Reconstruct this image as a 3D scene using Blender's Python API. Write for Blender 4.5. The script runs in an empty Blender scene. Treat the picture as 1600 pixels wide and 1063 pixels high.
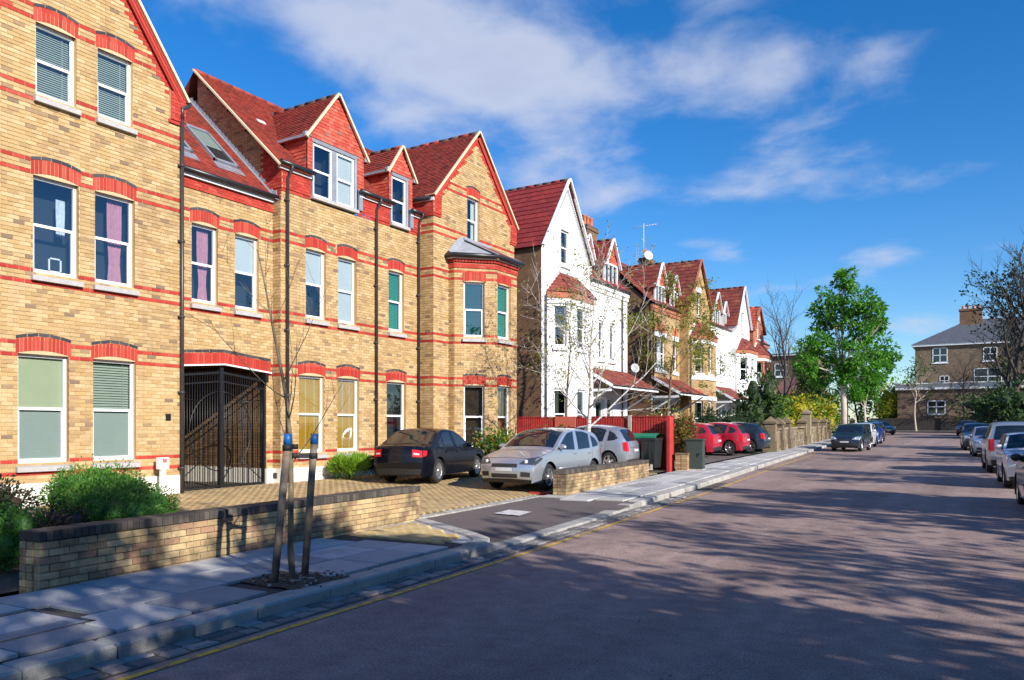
import bpy, math, random
from mathutils import Vector, Matrix, noise
R = math.radians
sc = bpy.context.scene
COL = sc.collection
# ------------------------------------------------------------------ camera, sky, sun, exposure
cam = bpy.data.cameras.new('camera'); camo = bpy.data.objects.new('camera', cam); COL.objects.link(camo)
cam.sensor_width = 36.0; cam.lens = 36.0 * 1215 / 1600; cam.shift_y = 136.5 / 1600
cam.clip_start = 0.1; cam.clip_end = 3000
camo.location = (0, 0, 1.82); camo.rotation_euler = (R(90), 0, R(31.515)); sc.camera = camo
SUN_EL, SUN_AZ = 26.0, 19.0           # azimuth: degrees from +X towards -Y
sdir = Vector((math.cos(R(SUN_EL)) * math.cos(R(SUN_AZ)), -math.cos(R(SUN_EL)) * math.sin(R(SUN_AZ)), math.sin(R(SUN_EL))))
sl = bpy.data.lights.new('sun', 'SUN'); sl.energy = 5.0; sl.angle = R(0.53); sl.color = (1.0, 0.945, 0.86)
so = bpy.data.objects.new('sun', sl); COL.objects.link(so); so.location = (20, -10, 30)
so.rotation_euler = (-sdir).to_track_quat('-Z', 'Y').to_euler()
sc.view_settings.view_transform = 'Standard'; sc.view_settings.look = 'None'
sc.view_settings.exposure = 0.46; sc.view_settings.gamma = 1.0; sc.view_settings.use_curve_mapping = False
sc.render.engine = 'CYCLES'
sc.cycles.max_bounces = 6; sc.cycles.transparent_max_bounces = 12
sc.cycles.use_denoising = True
sc.cycles.caustics_reflective = False; sc.cycles.caustics_refractive = False
w = bpy.data.worlds.new('World'); sc.world = w; w.use_nodes = True
def build_world():
    nt = w.node_tree; n = nt.nodes; L = nt.links; n.clear()
    out = n.new('ShaderNodeOutputWorld'); bg = n.new('ShaderNodeBackground'); bg.inputs[1].default_value = 0.108
    sky = n.new('ShaderNodeTexSky'); sky.sky_type = 'NISHITA'; sky.sun_disc = False
    sky.sun_elevation = R(SUN_EL); sky.sun_rotation = R(90 + SUN_AZ)
    sky.altitude = 0; sky.air_density = 1.0; sky.dust_density = 0.25; sky.ozone_density = 4.5
    hs = n.new('ShaderNodeHueSaturation'); hs.inputs['Saturation'].default_value = 1.30; hs.inputs['Value'].default_value = 1.18
    hs.inputs['Hue'].default_value = 0.506
    L.new(sky.outputs[0], hs.inputs['Color'])
    tc = n.new('ShaderNodeTexCoord')
    sep = n.new('ShaderNodeSeparateXYZ'); L.new(tc.outputs['Generated'], sep.inputs[0])
    def math_(op, a, b=None, clamp=False):
        m = n.new('ShaderNodeMath'); m.operation = op; m.use_clamp = clamp
        for i, v in enumerate((a, b)):
            if v is None: continue
            if isinstance(v, (int, float)): m.inputs[i].default_value = v
            else: L.new(v, m.inputs[i])
        return m.outputs[0]
    # flat cloud deck: project the view direction on a plane overhead
    zz = math_('ADD', math_('MAXIMUM', sep.outputs[2], 0.0), 0.16)
    px = math_('DIVIDE', sep.outputs[0], zz); py = math_('DIVIDE', sep.outputs[1], zz)
    cb = n.new('ShaderNodeCombineXYZ'); L.new(px, cb.inputs[0]); L.new(py, cb.inputs[1]); cb.inputs[2].default_value = CL_SEED
    def noi(scale, detail, rough, off):
        mp = n.new('ShaderNodeMapping'); mp.inputs['Location'].default_value = off; L.new(cb.outputs[0], mp.inputs[0])
        t = n.new('ShaderNodeTexNoise'); t.inputs['Scale'].default_value = scale; t.inputs['Detail'].default_value = detail
        t.inputs['Roughness'].default_value = rough; t.inputs['Distortion'].default_value = 0.25
        L.new(mp.outputs[0], t.inputs['Vector']); return t.outputs['Fac']
    big = noi(CL_SCALE, 2.0, 0.5, CL_OFF)
    fine = noi(CL_SCALE * 3.1, 7.0, 0.55, (3.1, 1.7, 0.4))
    v = math_('ADD', math_('MULTIPLY', big, 0.55), math_('MULTIPLY', fine, 0.64))
    for (cx, cy, rx, ry, am) in CL_BANKS:      # cloud banks drifting in the deck
        ex = math_('DIVIDE', math_('SUBTRACT', px, cx), rx); ey = math_('DIVIDE', math_('SUBTRACT', py, cy), ry)
        q = math_('ADD', math_('MULTIPLY', ex, ex), math_('MULTIPLY', ey, ey)); g = math_('POWER', 2.718, math_('MULTIPLY', q, -1.0))
        v = math_('ADD', v, math_('MULTIPLY', g, am))
    mr = n.new('ShaderNodeMapRange'); mr.interpolation_type = 'SMOOTHSTEP'
    L.new(v, mr.inputs['Value']); mr.inputs['From Min'].default_value = CL_LO; mr.inputs['From Max'].default_value = CL_HI
    mr.inputs['To Max'].default_value = 0.82
    # clouds: white tops with grey-lilac thick parts
    mr2 = n.new('ShaderNodeMapRange'); L.new(v, mr2.inputs['Value']); mr2.inputs['From Min'].default_value = CL_HI; mr2.inputs['From Max'].default_value = CL_HI + 0.18
    cc = n.new('ShaderNodeMix'); cc.data_type = 'RGBA'; L.new(mr2.outputs[0], cc.inputs['Factor'])
    cc.inputs['A'].default_value = (4.3, 4.65, 5.7, 1); cc.inputs['B'].default_value = (3.7, 4.0, 5.1, 1)
    # fade clouds out close to the horizon
    hz = n.new('ShaderNodeMapRange'); L.new(sep.outputs[2], hz.inputs['Value']); hz.inputs['From Min'].default_value = 0.0; hz.inputs['From Max'].default_value = 0.10
    fac = math_('MULTIPLY', mr.outputs[0], hz.outputs[0])
    mx = n.new('ShaderNodeMix'); mx.data_type = 'RGBA'; L.new(fac, mx.inputs['Factor']); L.new(hs.outputs[0], mx.inputs['A']); L.new(cc.outputs['Result'], mx.inputs['B'])
    L.new(mx.outputs['Result'], bg.inputs[0]); L.new(bg.outputs[0], out.inputs[0])
CL_SEED, CL_SCALE, CL_OFF, CL_LO, CL_HI = 0.7, 1.3, (0.0, 0.0, 0.0), 0.66, 0.97
CL_BANKS = [(-1.0, 1.27, .22, .32, .34), (-.80, 1.36, .18, .30, .28), (-.95, 1.80, .16, .30, .18), (-.42, 1.58, .22, .16, .16), (-.17, 1.70, .09, .10, .20), (-.42, 2.10, .20, .22, .18), (-.16, 2.26, .16, .12, .13), (-.76, 2.54, .12, .18, .18), (-.30, 2.72, .10, .12, .16), (-.2, 3.7, .3, .3, .10),
 (-1.7, .2, .5, .35, .2), (.9, .9, .4, .5, .2), (1.2, -.8, .5, .5, .2), (-.6, -1.2, .6, .4, .2), (.6, 2.4, .3, .4, .18), (-2.4, 1.6, .4, .6, .18), (2.4, .6, .5, .8, .2)]
build_world()

# ------------------------------------------------------------------ materials
MATS = {}
def new_mat(name):
    m = bpy.data.materials.new(name); m.use_nodes = True; MATS[name] = m
    nt = m.node_tree; return m, nt.nodes, nt.links, nt.nodes['Principled BSDF']
def noise_node(n, L, vec, scale, detail=4, rough=0.6):
    t = n.new('ShaderNodeTexNoise'); t.inputs['Scale'].default_value = scale; t.inputs['Detail'].default_value = detail
    t.inputs['Roughness'].default_value = rough; L.new(vec, t.inputs['Vector']); return t
def coords(n, world=True):
    if world:
        g = n.new('ShaderNodeNewGeometry'); return g.outputs['Position']
    return n.new('ShaderNodeTexCoord').outputs['Object']
def ramp(n, L, fac, stops, interp='LINEAR'):
    r = n.new('ShaderNodeValToRGB'); r.color_ramp.interpolation = interp
    e = r.color_ramp.elements
    while len(e) > 1: e.remove(e[-1])
    e[0].position = stops[0][0]; e[0].color = (*stops[0][1], 1)
    for p, c in stops[1:]:
        x = e.new(p); x.color = (*c, 1)
    L.new(fac, r.inputs[0]); return r.outputs[0]
def mixc(n, L, fac, a, b, blend='MIX'):
    m = n.new('ShaderNodeMix'); m.data_type = 'RGBA'; m.blend_type = blend
    for nm, v in (('Factor', fac), ('A', a), ('B', b)):
        s = m.inputs[nm] if nm != 'Factor' else m.inputs[0]
        if nm == 'A': s = m.inputs[6]
        if nm == 'B': s = m.inputs[7]
        if hasattr(v, 'links'): L.new(v, s)
        elif isinstance(v, (int, float)): s.default_value = v
        else: s.default_value = (*v, 1)
    return m.outputs[2]
def bump(n, L, b, h, strength, dist=0.01):
    bp = n.new('ShaderNodeBump'); bp.inputs['Strength'].default_value = strength; bp.inputs['Distance'].default_value = dist
    L.new(h, bp.inputs['Height']); L.new(bp.outputs[0], b.inputs['Normal'])
def M(name, col, rough=0.6, var=0.15, scale=6.0, bmp=0.0, metallic=0.0, spec=0.5, world=True, coat=0.0, dirt=None):
    m, n, L, b = new_mat(name)
    b.inputs['Roughness'].default_value = rough; b.inputs['Metallic'].default_value = metallic
    b.inputs['Specular IOR Level'].default_value = spec; b.inputs['Coat Weight'].default_value = coat
    b.inputs['Coat Roughness'].default_value = 0.05
    v = coords(n, world)
    if var > 0:
        t = noise_node(n, L, v, scale, 6)
        lo = tuple(c * (1 - var) for c in col); hi = tuple(min(1, c * (1 + var)) for c in col)
        c = ramp(n, L, t.outputs['Fac'], [(0.3, lo), (0.7, hi)])
        if dirt:
            t2 = noise_node(n, L, v, dirt[2], 5, 0.65)
            f = n.new('ShaderNodeMapRange'); L.new(t2.outputs['Fac'], f.inputs[0]); f.inputs[1].default_value = dirt[3]; f.inputs[2].default_value = dirt[3] + 0.18
            f.inputs[4].default_value = dirt[1]
            c = mixc(n, L, f.outputs[0], c, dirt[0])
        L.new(c, b.inputs['Base Color'])
        if bmp: bump(n, L, b, noise_node(n, L, v, scale * 8, 4).outputs['Fac'], bmp)
    else: b.inputs['Base Color'].default_value = (*col, 1)
    return m
def piece_mat(name, stops, rough=0.8, fine=0.18, fscale=60, bmp=0.3, stain=None, interp='CONSTANT', world=True, streak=None):
    """colour differs from piece to piece (brick, tile, slab)"""
    m, n, L, b = new_mat(name); b.inputs['Roughness'].default_value = rough; b.inputs['Specular IOR Level'].default_value = 0.3
    g = n.new('ShaderNodeNewGeometry'); oi = n.new('ShaderNodeObjectInfo')
    a = n.new('ShaderNodeMath'); a.operation = 'ADD'; L.new(g.outputs['Random Per Island'], a.inputs[0]); L.new(oi.outputs['Random'], a.inputs[1])
    f = n.new('ShaderNodeMath'); f.operation = 'FRACT'; L.new(a.outputs[0], f.inputs[0])
    c = ramp(n, L, f.outputs[0], stops, interp)
    v = coords(n, world)
    t = noise_node(n, L, v, fscale, 5)
    c = mixc(n, L, 1.0, c, ramp(n, L, t.outputs['Fac'], [(0.25, (1 - fine,) * 3), (0.75, (1 + fine,) * 3)]), 'MULTIPLY')
    if stain:
        t2 = noise_node(n, L, v, stain[2], 6, 0.65)
        mr = n.new('ShaderNodeMapRange'); L.new(t2.outputs['Fac'], mr.inputs[0]); mr.inputs[1].default_value = stain[3]; mr.inputs[2].default_value = stain[3] + 0.2
        mr.inputs[4].default_value = stain[1]
        c = mixc(n, L, mr.outputs[0], c, stain[0])
    if streak:
        mp = n.new('ShaderNodeMapping'); mp.inputs['Scale'].default_value = (2.6, 2.6, .22); L.new(v, mp.inputs[0]); t3 = noise_node(n, L, mp.outputs[0], 1.0, 5, .6)
        m3 = n.new('ShaderNodeMapRange'); L.new(t3.outputs['Fac'], m3.inputs[0]); m3.inputs[1].default_value = streak[2]; m3.inputs[2].default_value = streak[2] + .2; m3.inputs[4].default_value = streak[1]
        c = mixc(n, L, m3.outputs[0], c, streak[0])
    L.new(c, b.inputs['Base Color'])
    if bmp: bump(n, L, b, t.outputs['Fac'], bmp)
    return m
def brick_tex_mat(name, c1, c2, mortar, scale=(1, 1), axis='yz', stain=None):
    """far brickwork, courses 75 mm: axis tells which world axes run along and up the wall"""
    m, n, L, b = new_mat(name); b.inputs['Roughness'].default_value = 0.85
    p = coords(n); s = n.new('ShaderNodeSeparateXYZ'); L.new(p, s.inputs[0])
    ad = n.new('ShaderNodeMath'); ad.operation = 'ADD'; L.new(s.outputs[0], ad.inputs[0]); L.new(s.outputs[1], ad.inputs[1])
    cb = n.new('ShaderNodeCombineXYZ'); L.new(ad.outputs[0], cb.inputs[0]); L.new(s.outputs[2], cb.inputs[1])
    t = n.new('ShaderNodeTexBrick'); L.new(cb.outputs[0], t.inputs['Vector']); t.inputs['Scale'].default_value = 1
    t.inputs['Brick Width'].default_value = 0.215; t.inputs['Row Height'].default_value = 0.08; t.inputs['Mortar Size'].default_value = 0.006
    t.inputs['Color1'].default_value = (*c1, 1); t.inputs['Color2'].default_value = (*c2, 1); t.inputs['Mortar'].default_value = (*mortar, 1)
    t2 = noise_node(n, L, p, 1.3, 5)
    c = mixc(n, L, 1.0, t.outputs['Color'], ramp(n, L, t2.outputs['Fac'], [(0.3, (0.7,) * 3), (0.7, (1.25,) * 3)]), 'MULTIPLY')
    L.new(c, b.inputs['Base Color']); bump(n, L, b, t.outputs['Fac'], -0.3, 0.01); return m

YB = [(0, (.49, .325, .145)), (.16, (.56, .385, .19)), (.32, (.45, .29, .125)), (.48, (.59, .41, .215)), (.62, (.50, .335, .155)), (.76, (.53, .36, .18)), (.86, (.41, .265, .125)), (.93, (.33, .215, .115)), (.975, (.23, .155, .10))]
piece_mat('yellow_brick', YB, fine=.24, fscale=45, stain=((.33, .21, .105), .55, 1.1, .50), streak=((.30, .20, .11), .5, .52))
piece_mat('brown_brick', [(0, (.18, .105, .055)), (.3, (.22, .13, .065)), (.6, (.15, .09, .05)), (.85, (.25, .15, .08))], fine=.25)
piece_mat('red_brick', [(0, (.43, .040, .026)), (.3, (.48, .052, .034)), (.6, (.37, .034, .024)), (.85, (.50, .075, .050))], fine=.12)
piece_mat('coping_dark', [(0, (.085, .072, .060)), (.4, (.12, .10, .082)), (.8, (.06, .052, .046))], rough=.7, stain=((.04, .035, .03), .6, 2.5, .5))
piece_mat('dark_brick', [(0, (.05, .048, .055)), (.4, (.075, .07, .075)), (.8, (.04, .04, .045))], rough=.5)
piece_mat('wall_brick', [(0, (.47, .33, .165)), (.25, (.54, .39, .20)), (.5, (.42, .275, .145)), (.7, (.57, .42, .225)), (.88, (.39, .225, .135))], stain=((.075, .06, .042), .82, 1.6, .44))
M('mortar', (.56, .42, .24), .9, .15, 3); M('red_mortar', (.62, .36, .22), .9, .12, 3); M('grey_mortar', (.26, .22, .17), .9, .25, 2)
piece_mat('clay_tile', [(0, (.32, .054, .035)), (.25, (.36, .064, .041)), (.5, (.28, .046, .032)), (.7, (.39, .076, .05)), (.85, (.25, .045, .032)), (.95, (.18, .045, .038))], fine=.2, fscale=25, interp='LINEAR', stain=((.13, .055, .04), .45, 1.4, .5))
piece_mat('hung_tile', [(0, (.50, .08, .05)), (.3, (.56, .11, .07)), (.6, (.43, .065, .042)), (.85, (.54, .13, .09)), (.97, (.28, .13, .11))], fine=.1, fscale=20)
piece_mat('pantile', [(0, (.25, .03, .03)), (.4, (.29, .036, .034)), (.75, (.22, .028, .03))], fine=.25, fscale=9)
piece_mat('brown_tile', [(0, (.20, .045, .035)), (.4, (.25, .06, .042)), (.75, (.17, .042, .036)), (.93, (.30, .11, .06))], fine=.3, fscale=4)
M('under_tile', (.12, .03, .02), .9, .1)
M('white_frame', (.86, .87, .88), .35, .02, 3); M('white_render', (.80, .80, .78), .8, .05, 1.2, dirt=((.50, .48, .42), .45, 1.1, .54))
M('plinth', (.84, .80, .70), .8, .05, 1.5, dirt=((.5, .45, .36), .4, 2.0, .6)); M('stone_sill', (.43, .41, .40), .7, .12, 9, .2)
M('lead', (.22, .24, .28), .55, .15, 5); M('lead_light', (.29, .31, .35), .5, .12, 4)
M('pipe_iron', (.045, .04, .042), .38, .15, 12); M('gutter_black', (.02, .021, .024), .35, .1, 10)
M('verge_cream', (.72, .58, .38), .8, .12, 10); M('ridge_dark', (.10, .075, .07), .8, .3, 3)
M('black_iron', (.012, .011, .012), .42, .1, 10); M('unlit_room', (.022, .026, .032), .9, .1, 1)  # near-black backing colour stands in for unlit rooms behind the panes
M('room', (.10, .085, .07), .9, .3, 2)
M('blind_cream', (.50, .53, .33), .7, .04, 3); M('blind_frost', (.37, .42, .37), .6, .04, 3); M('blind_white', (.60, .63, .62), .7, .04, 3)
M('slat_green', (.05, .36, .20), .5, .08, 3); M('slat_silver', (.42, .47, .37), .45, .06, 3); M('blind_yellow', (.50, .255, .004), .7, .05, 3); M('blind_tan', (.52, .27, .05), .7, .05, 3)
M('curtain_pink', (.52, .22, .27), .85, .15, 10); M('curtain_lace', (.55, .60, .66), .85, .2, 10); M('wood_panel', (.30, .17, .08), .6, .3, 5)
M('asphalt_edge', (.1, .09, .09), .9, .2)
def glass_mat(name, fac, tint=(.8, .9, 1), tcol=(.85, .92, .95), base_r=.08):
    m = bpy.data.materials.new(name); m.use_nodes = True; MATS[name] = m; nt = m.node_tree; n = nt.nodes; L = nt.links
    n.clear(); o = n.new('ShaderNodeOutputMaterial'); mx = n.new('ShaderNodeMixShader'); t = n.new('ShaderNodeBsdfTransparent'); g = n.new('ShaderNodeBsdfGlossy')
    g.inputs['Roughness'].default_value = 0.015; g.inputs['Color'].default_value = (*tint, 1); t.inputs['Color'].default_value = (*tcol, 1)
    lw = n.new('ShaderNodeLayerWeight'); lw.inputs['Blend'].default_value = fac
    mn = n.new('ShaderNodeMath'); mn.operation = 'MULTIPLY_ADD'; mn.use_clamp = True; mn.inputs[1].default_value = .8; mn.inputs[2].default_value = base_r; L.new(lw.outputs['Fresnel'], mn.inputs[0])
    nz = noise_node(n, L, coords(n), 1.1, 2); bp = n.new('ShaderNodeBump'); bp.inputs['Strength'].default_value = 0.06; bp.inputs['Distance'].default_value = 0.02
    L.new(nz.outputs['Fac'], bp.inputs['Height']); L.new(bp.outputs[0], g.inputs['Normal'])
    L.new(mn.outputs[0], mx.inputs[0]); L.new(t.outputs[0], mx.inputs[1]); L.new(g.outputs[0], mx.inputs[2]); L.new(mx.outputs[0], o.inputs[0]); return m
glass_mat('window_glass', .42); glass_mat('car_glass', .40, (.85, .92, 1), (.35, .42, .42))

# ------------------------------------------------------------------ mesh helpers
class MB:
    def __init__(s): s.v = []; s.f = []; s.m = []; s.mats = []; s.sm = []
    def mi(s, mat):
        if mat not in s.mats: s.mats.append(mat)
        return s.mats.index(mat)
    def face(s, pts, mat, smooth=False):
        i = len(s.v); s.v.extend(tuple(p) for p in pts); s.f.append(tuple(range(i, i + len(pts)))); s.m.append(s.mi(mat)); s.sm.append(smooth)
    def box(s, c, size, mat, rz=0.0, U=None, faces='all', rot=None):
        hx, hy, hz = size[0] / 2, size[1] / 2, size[2] / 2
        if rot is None: rot = Matrix.Rotation(rz, 3, 'Z')
        c = Vector(c); P = [c + rot @ Vector((x * hx, y * hy, z * hz)) for x in (-1, 1) for y in (-1, 1) for z in (-1, 1)]
        i = len(s.v); s.v.extend(tuple(p) for p in P); k = s.mi(mat)
        for q in ((0, 1, 3, 2), (4, 6, 7, 5), (0, 4, 5, 1), (2, 3, 7, 6), (0, 2, 6, 4), (1, 5, 7, 3)):
            s.f.append(tuple(i + j for j in q)); s.m.append(k); s.sm.append(False)
    def bar(s, a, b, wd, th, mat, up=(0, 0, 1)):
        a = Vector(a); b = Vector(b); d = (b - a); ln = d.length; d.normalize(); up = Vector(up)
        x = d.cross(up)
        if x.length < 1e-4: x = d.cross(Vector((1, 0, 0)))
        x.normalize(); y = x.cross(d)
        s.box((a + b) / 2, (wd, ln, th), mat, rot=Matrix((x, d, y)).transposed())
    def tube(s, pts, rad, mat, n=8, cap=True):
        pts = [Vector(p) for p in pts]; k = s.mi(mat); base = len(s.v)
        rads = rad if isinstance(rad, (list, tuple)) else [rad] * len(pts)
        prev = None
        for i, p in enumerate(pts):
            d = (pts[min(i + 1, len(pts) - 1)] - pts[max(i - 1, 0)]).normalized()
            if prev is None:
                x = d.orthogonal().normalized()
            else:
                x = (prev - d * prev.dot(d))
                x = x.normalized() if x.length > 1e-5 else d.orthogonal().normalized()
            prev = x; y = d.cross(x)
            for j in range(n):
                a = 2 * math.pi * j / n; s.v.append(tuple(p + (x * math.cos(a) + y * math.sin(a)) * rads[i]))
        for i in range(len(pts) - 1):
            for j in range(n):
                j2 = (j + 1) % n
                s.f.append((base + i * n + j, base + i * n + j2, base + (i + 1) * n + j2, base + (i + 1) * n + j)); s.m.append(k); s.sm.append(True)
        if cap:
            s.f.append(tuple(base + j for j in reversed(range(n)))); s.m.append(k); s.sm.append(False)
            o = base + (len(pts) - 1) * n; s.f.append(tuple(o + j for j in range(n))); s.m.append(k); s.sm.append(False)
    def prism(s, poly, vec, mat, smooth=False):
        """polygon (list of points) extruded by vec"""
        vec = Vector(vec); a = [Vector(p) for p in poly]; b = [p + vec for p in a]
        s.face(a[::-1], mat); s.face(b, mat)
        for i in range(len(a)):
            j = (i + 1) % len(a); s.face([a[i], a[j], b[j], b[i]], mat, smooth)
    def grid(s, P, mat, smooth=True, flip=False):
        r = len(P); c = len(P[0]); base = len(s.v); k = s.mi(mat)
        for row in P: s.v.extend(tuple(p) for p in row)
        for i in range(r - 1):
            for j in range(c - 1):
                q = (base + i * c + j, base + i * c + j + 1, base + (i + 1) * c + j + 1, base + (i + 1) * c + j)
                s.f.append(q[::-1] if flip else q); s.m.append(k); s.sm.append(smooth)
    def lathe(s, prof, axis_o, axis, n, mat, smooth=True):
        axis = Vector(axis).normalized(); x = axis.orthogonal().normalized(); y = axis.cross(x); o = Vector(axis_o)
        P = []
        for (r, h) in prof:
            P.append([o + axis * h + (x * math.cos(2 * math.pi * j / n) + y * math.sin(2 * math.pi * j / n)) * r for j in range(n + 1)])
        s.grid(P, mat, smooth)
    def mesh(s, name):
        me = bpy.data.meshes.new(name); me.from_pydata(s.v, [], s.f); 
        for mt in s.mats: me.materials.append(MATS[mt])
        me.polygons.foreach_set('material_index', s.m); me.polygons.foreach_set('use_smooth', s.sm); me.update(); return me
    def build(s, name, parent=None, weld=False):
        me = s.mesh(name)
        if weld:
            import bmesh
            b = bmesh.new(); b.from_mesh(me); bmesh.ops.remove_doubles(b, verts=b.verts, dist=0.0008); b.to_mesh(me); b.free()
        return link(name, me, parent)
def link(name, me, parent=None, loc=None):
    o = bpy.data.objects.new(name, me); COL.objects.link(o)
    if loc is not None: o.location = loc
    if parent is not None:
        o.parent = parent
        if parent.type == 'EMPTY' and parent.parent is None: o.matrix_parent_inverse = Matrix.Translation(-parent.location)
    return o
def tag(o, label=None, cat=None, group=None, kind=None):
    if label: o['label'] = label
    if cat: o['category'] = cat
    if group: o['group'] = group
    if kind: o['kind'] = kind
    return o
def thing(name, loc, label, cat, group=None):
    o = bpy.data.objects.new(name, None); COL.objects.link(o); o.location = loc; o.empty_display_size = .2
    return tag(o, label, cat, group)
def copy_tree(o, parent=None):
    c = o.copy(); COL.objects.link(c)
    if parent is not None: c.parent = parent
    for ch in o.children: copy_tree(ch, c)
    return c
def lerp(a, b, t): return a + (b - a) * t
def pl(pts, t):
    """piecewise linear"""
    if t <= pts[0][0]: return pts[0][1]
    for (a, va), (b, vb) in zip(pts, pts[1:]):
        if t <= b: return va + (vb - va) * (t - a) / (b - a)
    return pts[-1][1]
def gz(y):
    y = min(y, 112); return 0.0125 * (y - 10) if y > 12 else 0.0015625 * max(0, y - 8) ** 2
KX = [(-40, -3.6), (4, -5.82), (9.6, -6.16), (20.6, -6.75), (33, -7.65), (49, -8.65), (70, -9.95), (92, -11.4), (120, -13.3)]
def kx(y): return pl(KX, y)
def bx(y): return pl([(-40, -6.4), (4.25, -8.28), (11.2, -8.86), (22.6, -8.95), (41, -9.75), (62, -11.0), (120, -15.0)], y)
def fz(x, y):   # forecourt height: rises from the pavement to the house fronts
    t = min(1, max(0, (-8.6 - x) / 7.4)); return gz(y) + lerp(.125, .27, t)
# ------------------------------------------------------------------ ground, road, pavement
def ground_mats():
    # road: pinkish worn tarmac with fine stone, repaired patches and joints
    m, n, L, b = new_mat('tarmac'); p = coords(n); b.inputs['Roughness'].default_value = .85; b.inputs['Specular IOR Level'].default_value = .25
    big = noise_node(n, L, p, .35, 5, .6); fine = noise_node(n, L, p, 48, 4, .75); mid = noise_node(n, L, p, 4, 5, .6)
    c = ramp(n, L, big.outputs['Fac'], [(.3, (.255, .182, .161)), (.7, (.355, .255, .222))])
    c = mixc(n, L, 1.0, c, ramp(n, L, fine.outputs['Fac'], [(.28, (.42,) * 3), (.5, (1.0,) * 3), (.70, (1.75, 1.68, 1.6))]), 'MULTIPLY')
    c = mixc(n, L, 1.0, c, ramp(n, L, mid.outputs['Fac'], [(.3, (.8,) * 3), (.7, (1.15,) * 3)]), 'MULTIPLY')
    trk = n.new('ShaderNodeMapping'); trk.inputs['Scale'].default_value = (1.1, .05, 1); trk.inputs['Rotation'].default_value = (0, 0, -.055); L.new(p, trk.inputs[0]); tn = noise_node(n, L, trk.outputs[0], 1.0, 3)
    c = mixc(n, L, 1.0, c, ramp(n, L, tn.outputs['Fac'], [(.35, (.84,) * 3), (.65, (1.14,) * 3)]), 'MULTIPLY')
    vo = n.new('ShaderNodeTexVoronoi'); vo.inputs['Scale'].default_value = 7; L.new(p, vo.inputs['Vector'])
    sp = n.new('ShaderNodeMath'); sp.operation = 'LESS_THAN'; L.new(vo.outputs['Distance'], sp.inputs[0]); sp.inputs[1].default_value = .035
    c = mixc(n, L, sp.outputs[0], c, (.42, .40, .38))
    # cracks
    vc = n.new('ShaderNodeTexVoronoi'); vc.feature = 'DISTANCE_TO_EDGE'; vc.inputs['Scale'].default_value = .22
    mp = n.new('ShaderNodeMapping'); L.new(p, mp.inputs[0]); wob = noise_node(n, L, p, 1.2, 4)
    va = n.new('ShaderNodeVectorMath'); va.operation = 'ADD'; L.new(mp.outputs[0], va.inputs[0]); L.new(wob.outputs['Color'], va.inputs[1]); L.new(va.outputs[0], vc.inputs['Vector'])
    lt = n.new('ShaderNodeMath'); lt.operation = 'LESS_THAN'; L.new(vc.outputs['Distance'], lt.inputs[0]); lt.inputs[1].default_value = .0005
    c = mixc(n, L, lt.outputs[0], c, (.14, .105, .10))
    L.new(c, b.inputs['Base Color']); bump(n, L, b, fine.outputs['Fac'], .55, .006)
    M('crossover_tarmac', (.15, .125, .12), .9, .2, 50, .5, spec=.2, dirt=((.09, .08, .08), .5, 1.0, .5))
    M('soil', (.11, .075, .05), .95, .45, 25, .8); M('ground_earth', (.16, .15, .10), .95, .4, .5); M('lawn', (.07, .12, .03), .9, .4, 6, .6)
    piece_mat('slab', [(0, (.44, .43, .42)), (.2, (.51, .50, .48)), (.4, (.40, .395, .395)), (.6, (.54, .52, .50)), (.8, (.46, .445, .42)), (.93, (.32, .315, .32))], rough=.85, fscale=40, fine=.16, bmp=.35, stain=((.24, .225, .21), .5, 2.2, .50))
    piece_mat('granite', [(0, (.40, .385, .35)), (.3, (.46, .44, .40)), (.6, (.35, .335, .31)), (.85, (.44, .405, .36))], rough=.75, fscale=110, fine=.4, bmp=.5, stain=((.13, .12, .10), .6, 2.5, .52))
    piece_mat('sett', [(0, (.20, .185, .175)), (.3, (.26, .24, .22)), (.55, (.15, .14, .135)), (.8, (.32, .29, .27))], rough=.8, fscale=60, fine=.35, bmp=.5)
    piece_mat('drive_block', [(0, (.44, .31, .145)), (.2, (.50, .36, .18)), (.45, (.38, .265, .125)), (.7, (.47, .345, .19)), (.9, (.33, .235, .13))], rough=.85, fscale=50, fine=.2, bmp=.2, stain=((.20, .16, .11), .5, .9, .52))
    piece_mat('buff_block', [(0, (.60, .44, .20)), (.4, (.66, .49, .24)), (.75, (.54, .385, .165))], fine=.15)
    M('joint', (.09, .075, .055), .95, .2, 20); M('joint_grey', (.06, .056, .05), .95, .2, 20)
    M('paint_yellow', (.72, .44, .03), .7, .15, 30, dirt=((.16, .12, .11), .95, 7, .46)); M('paint_white', (.62, .60, .58), .7, .1, 30, dirt=((.2, .17, .17), .9, 6, .5))
    M('cast_iron', (.10, .095, .09), .6, .3, 40, .5); M('leaf_litter', (.20, .09, .04), .9, .5, 30)
ground_mats()
def strip(name, xa, xb, y0, y1, zf, mat, step=1.0, nx=2):
    b = MB(); n = max(1, int((y1 - y0) / step)); P = []
    for i in range(n + 1):
        y = lerp(y0, y1, i / n); P.append([(lerp(xa(y), xb(y), j / nx), y, zf(lerp(xa(y), xb(y), j / nx), y)) for j in range(nx + 1)])
    b.grid(P, mat, False, flip=True); return b.build(name)
def ground_sheet():
    b = MB(); ys = [-400, -120, -40, -10, 0, 5, 8, 9, 10, 11, 12, 16, 30, 60, 90, 112, 130, 200, 400, 900]; xs = [-900, -300, -100, -40, -17, 2.9, 8, 30, 100, 300, 900]
    b.grid([[(x, y, gz(y) - .03) for x in xs] for y in ys], 'ground_earth', True, flip=True)
    tag(b.build('ground'), kind='structure')
ground_sheet()
RW = 9.0
tag(strip('road', lambda y: kx(y), lambda y: kx(y) + RW, -40, 107, lambda x, y: gz(y) + .0, 'tarmac', 1.0, 6), kind='structure')
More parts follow.
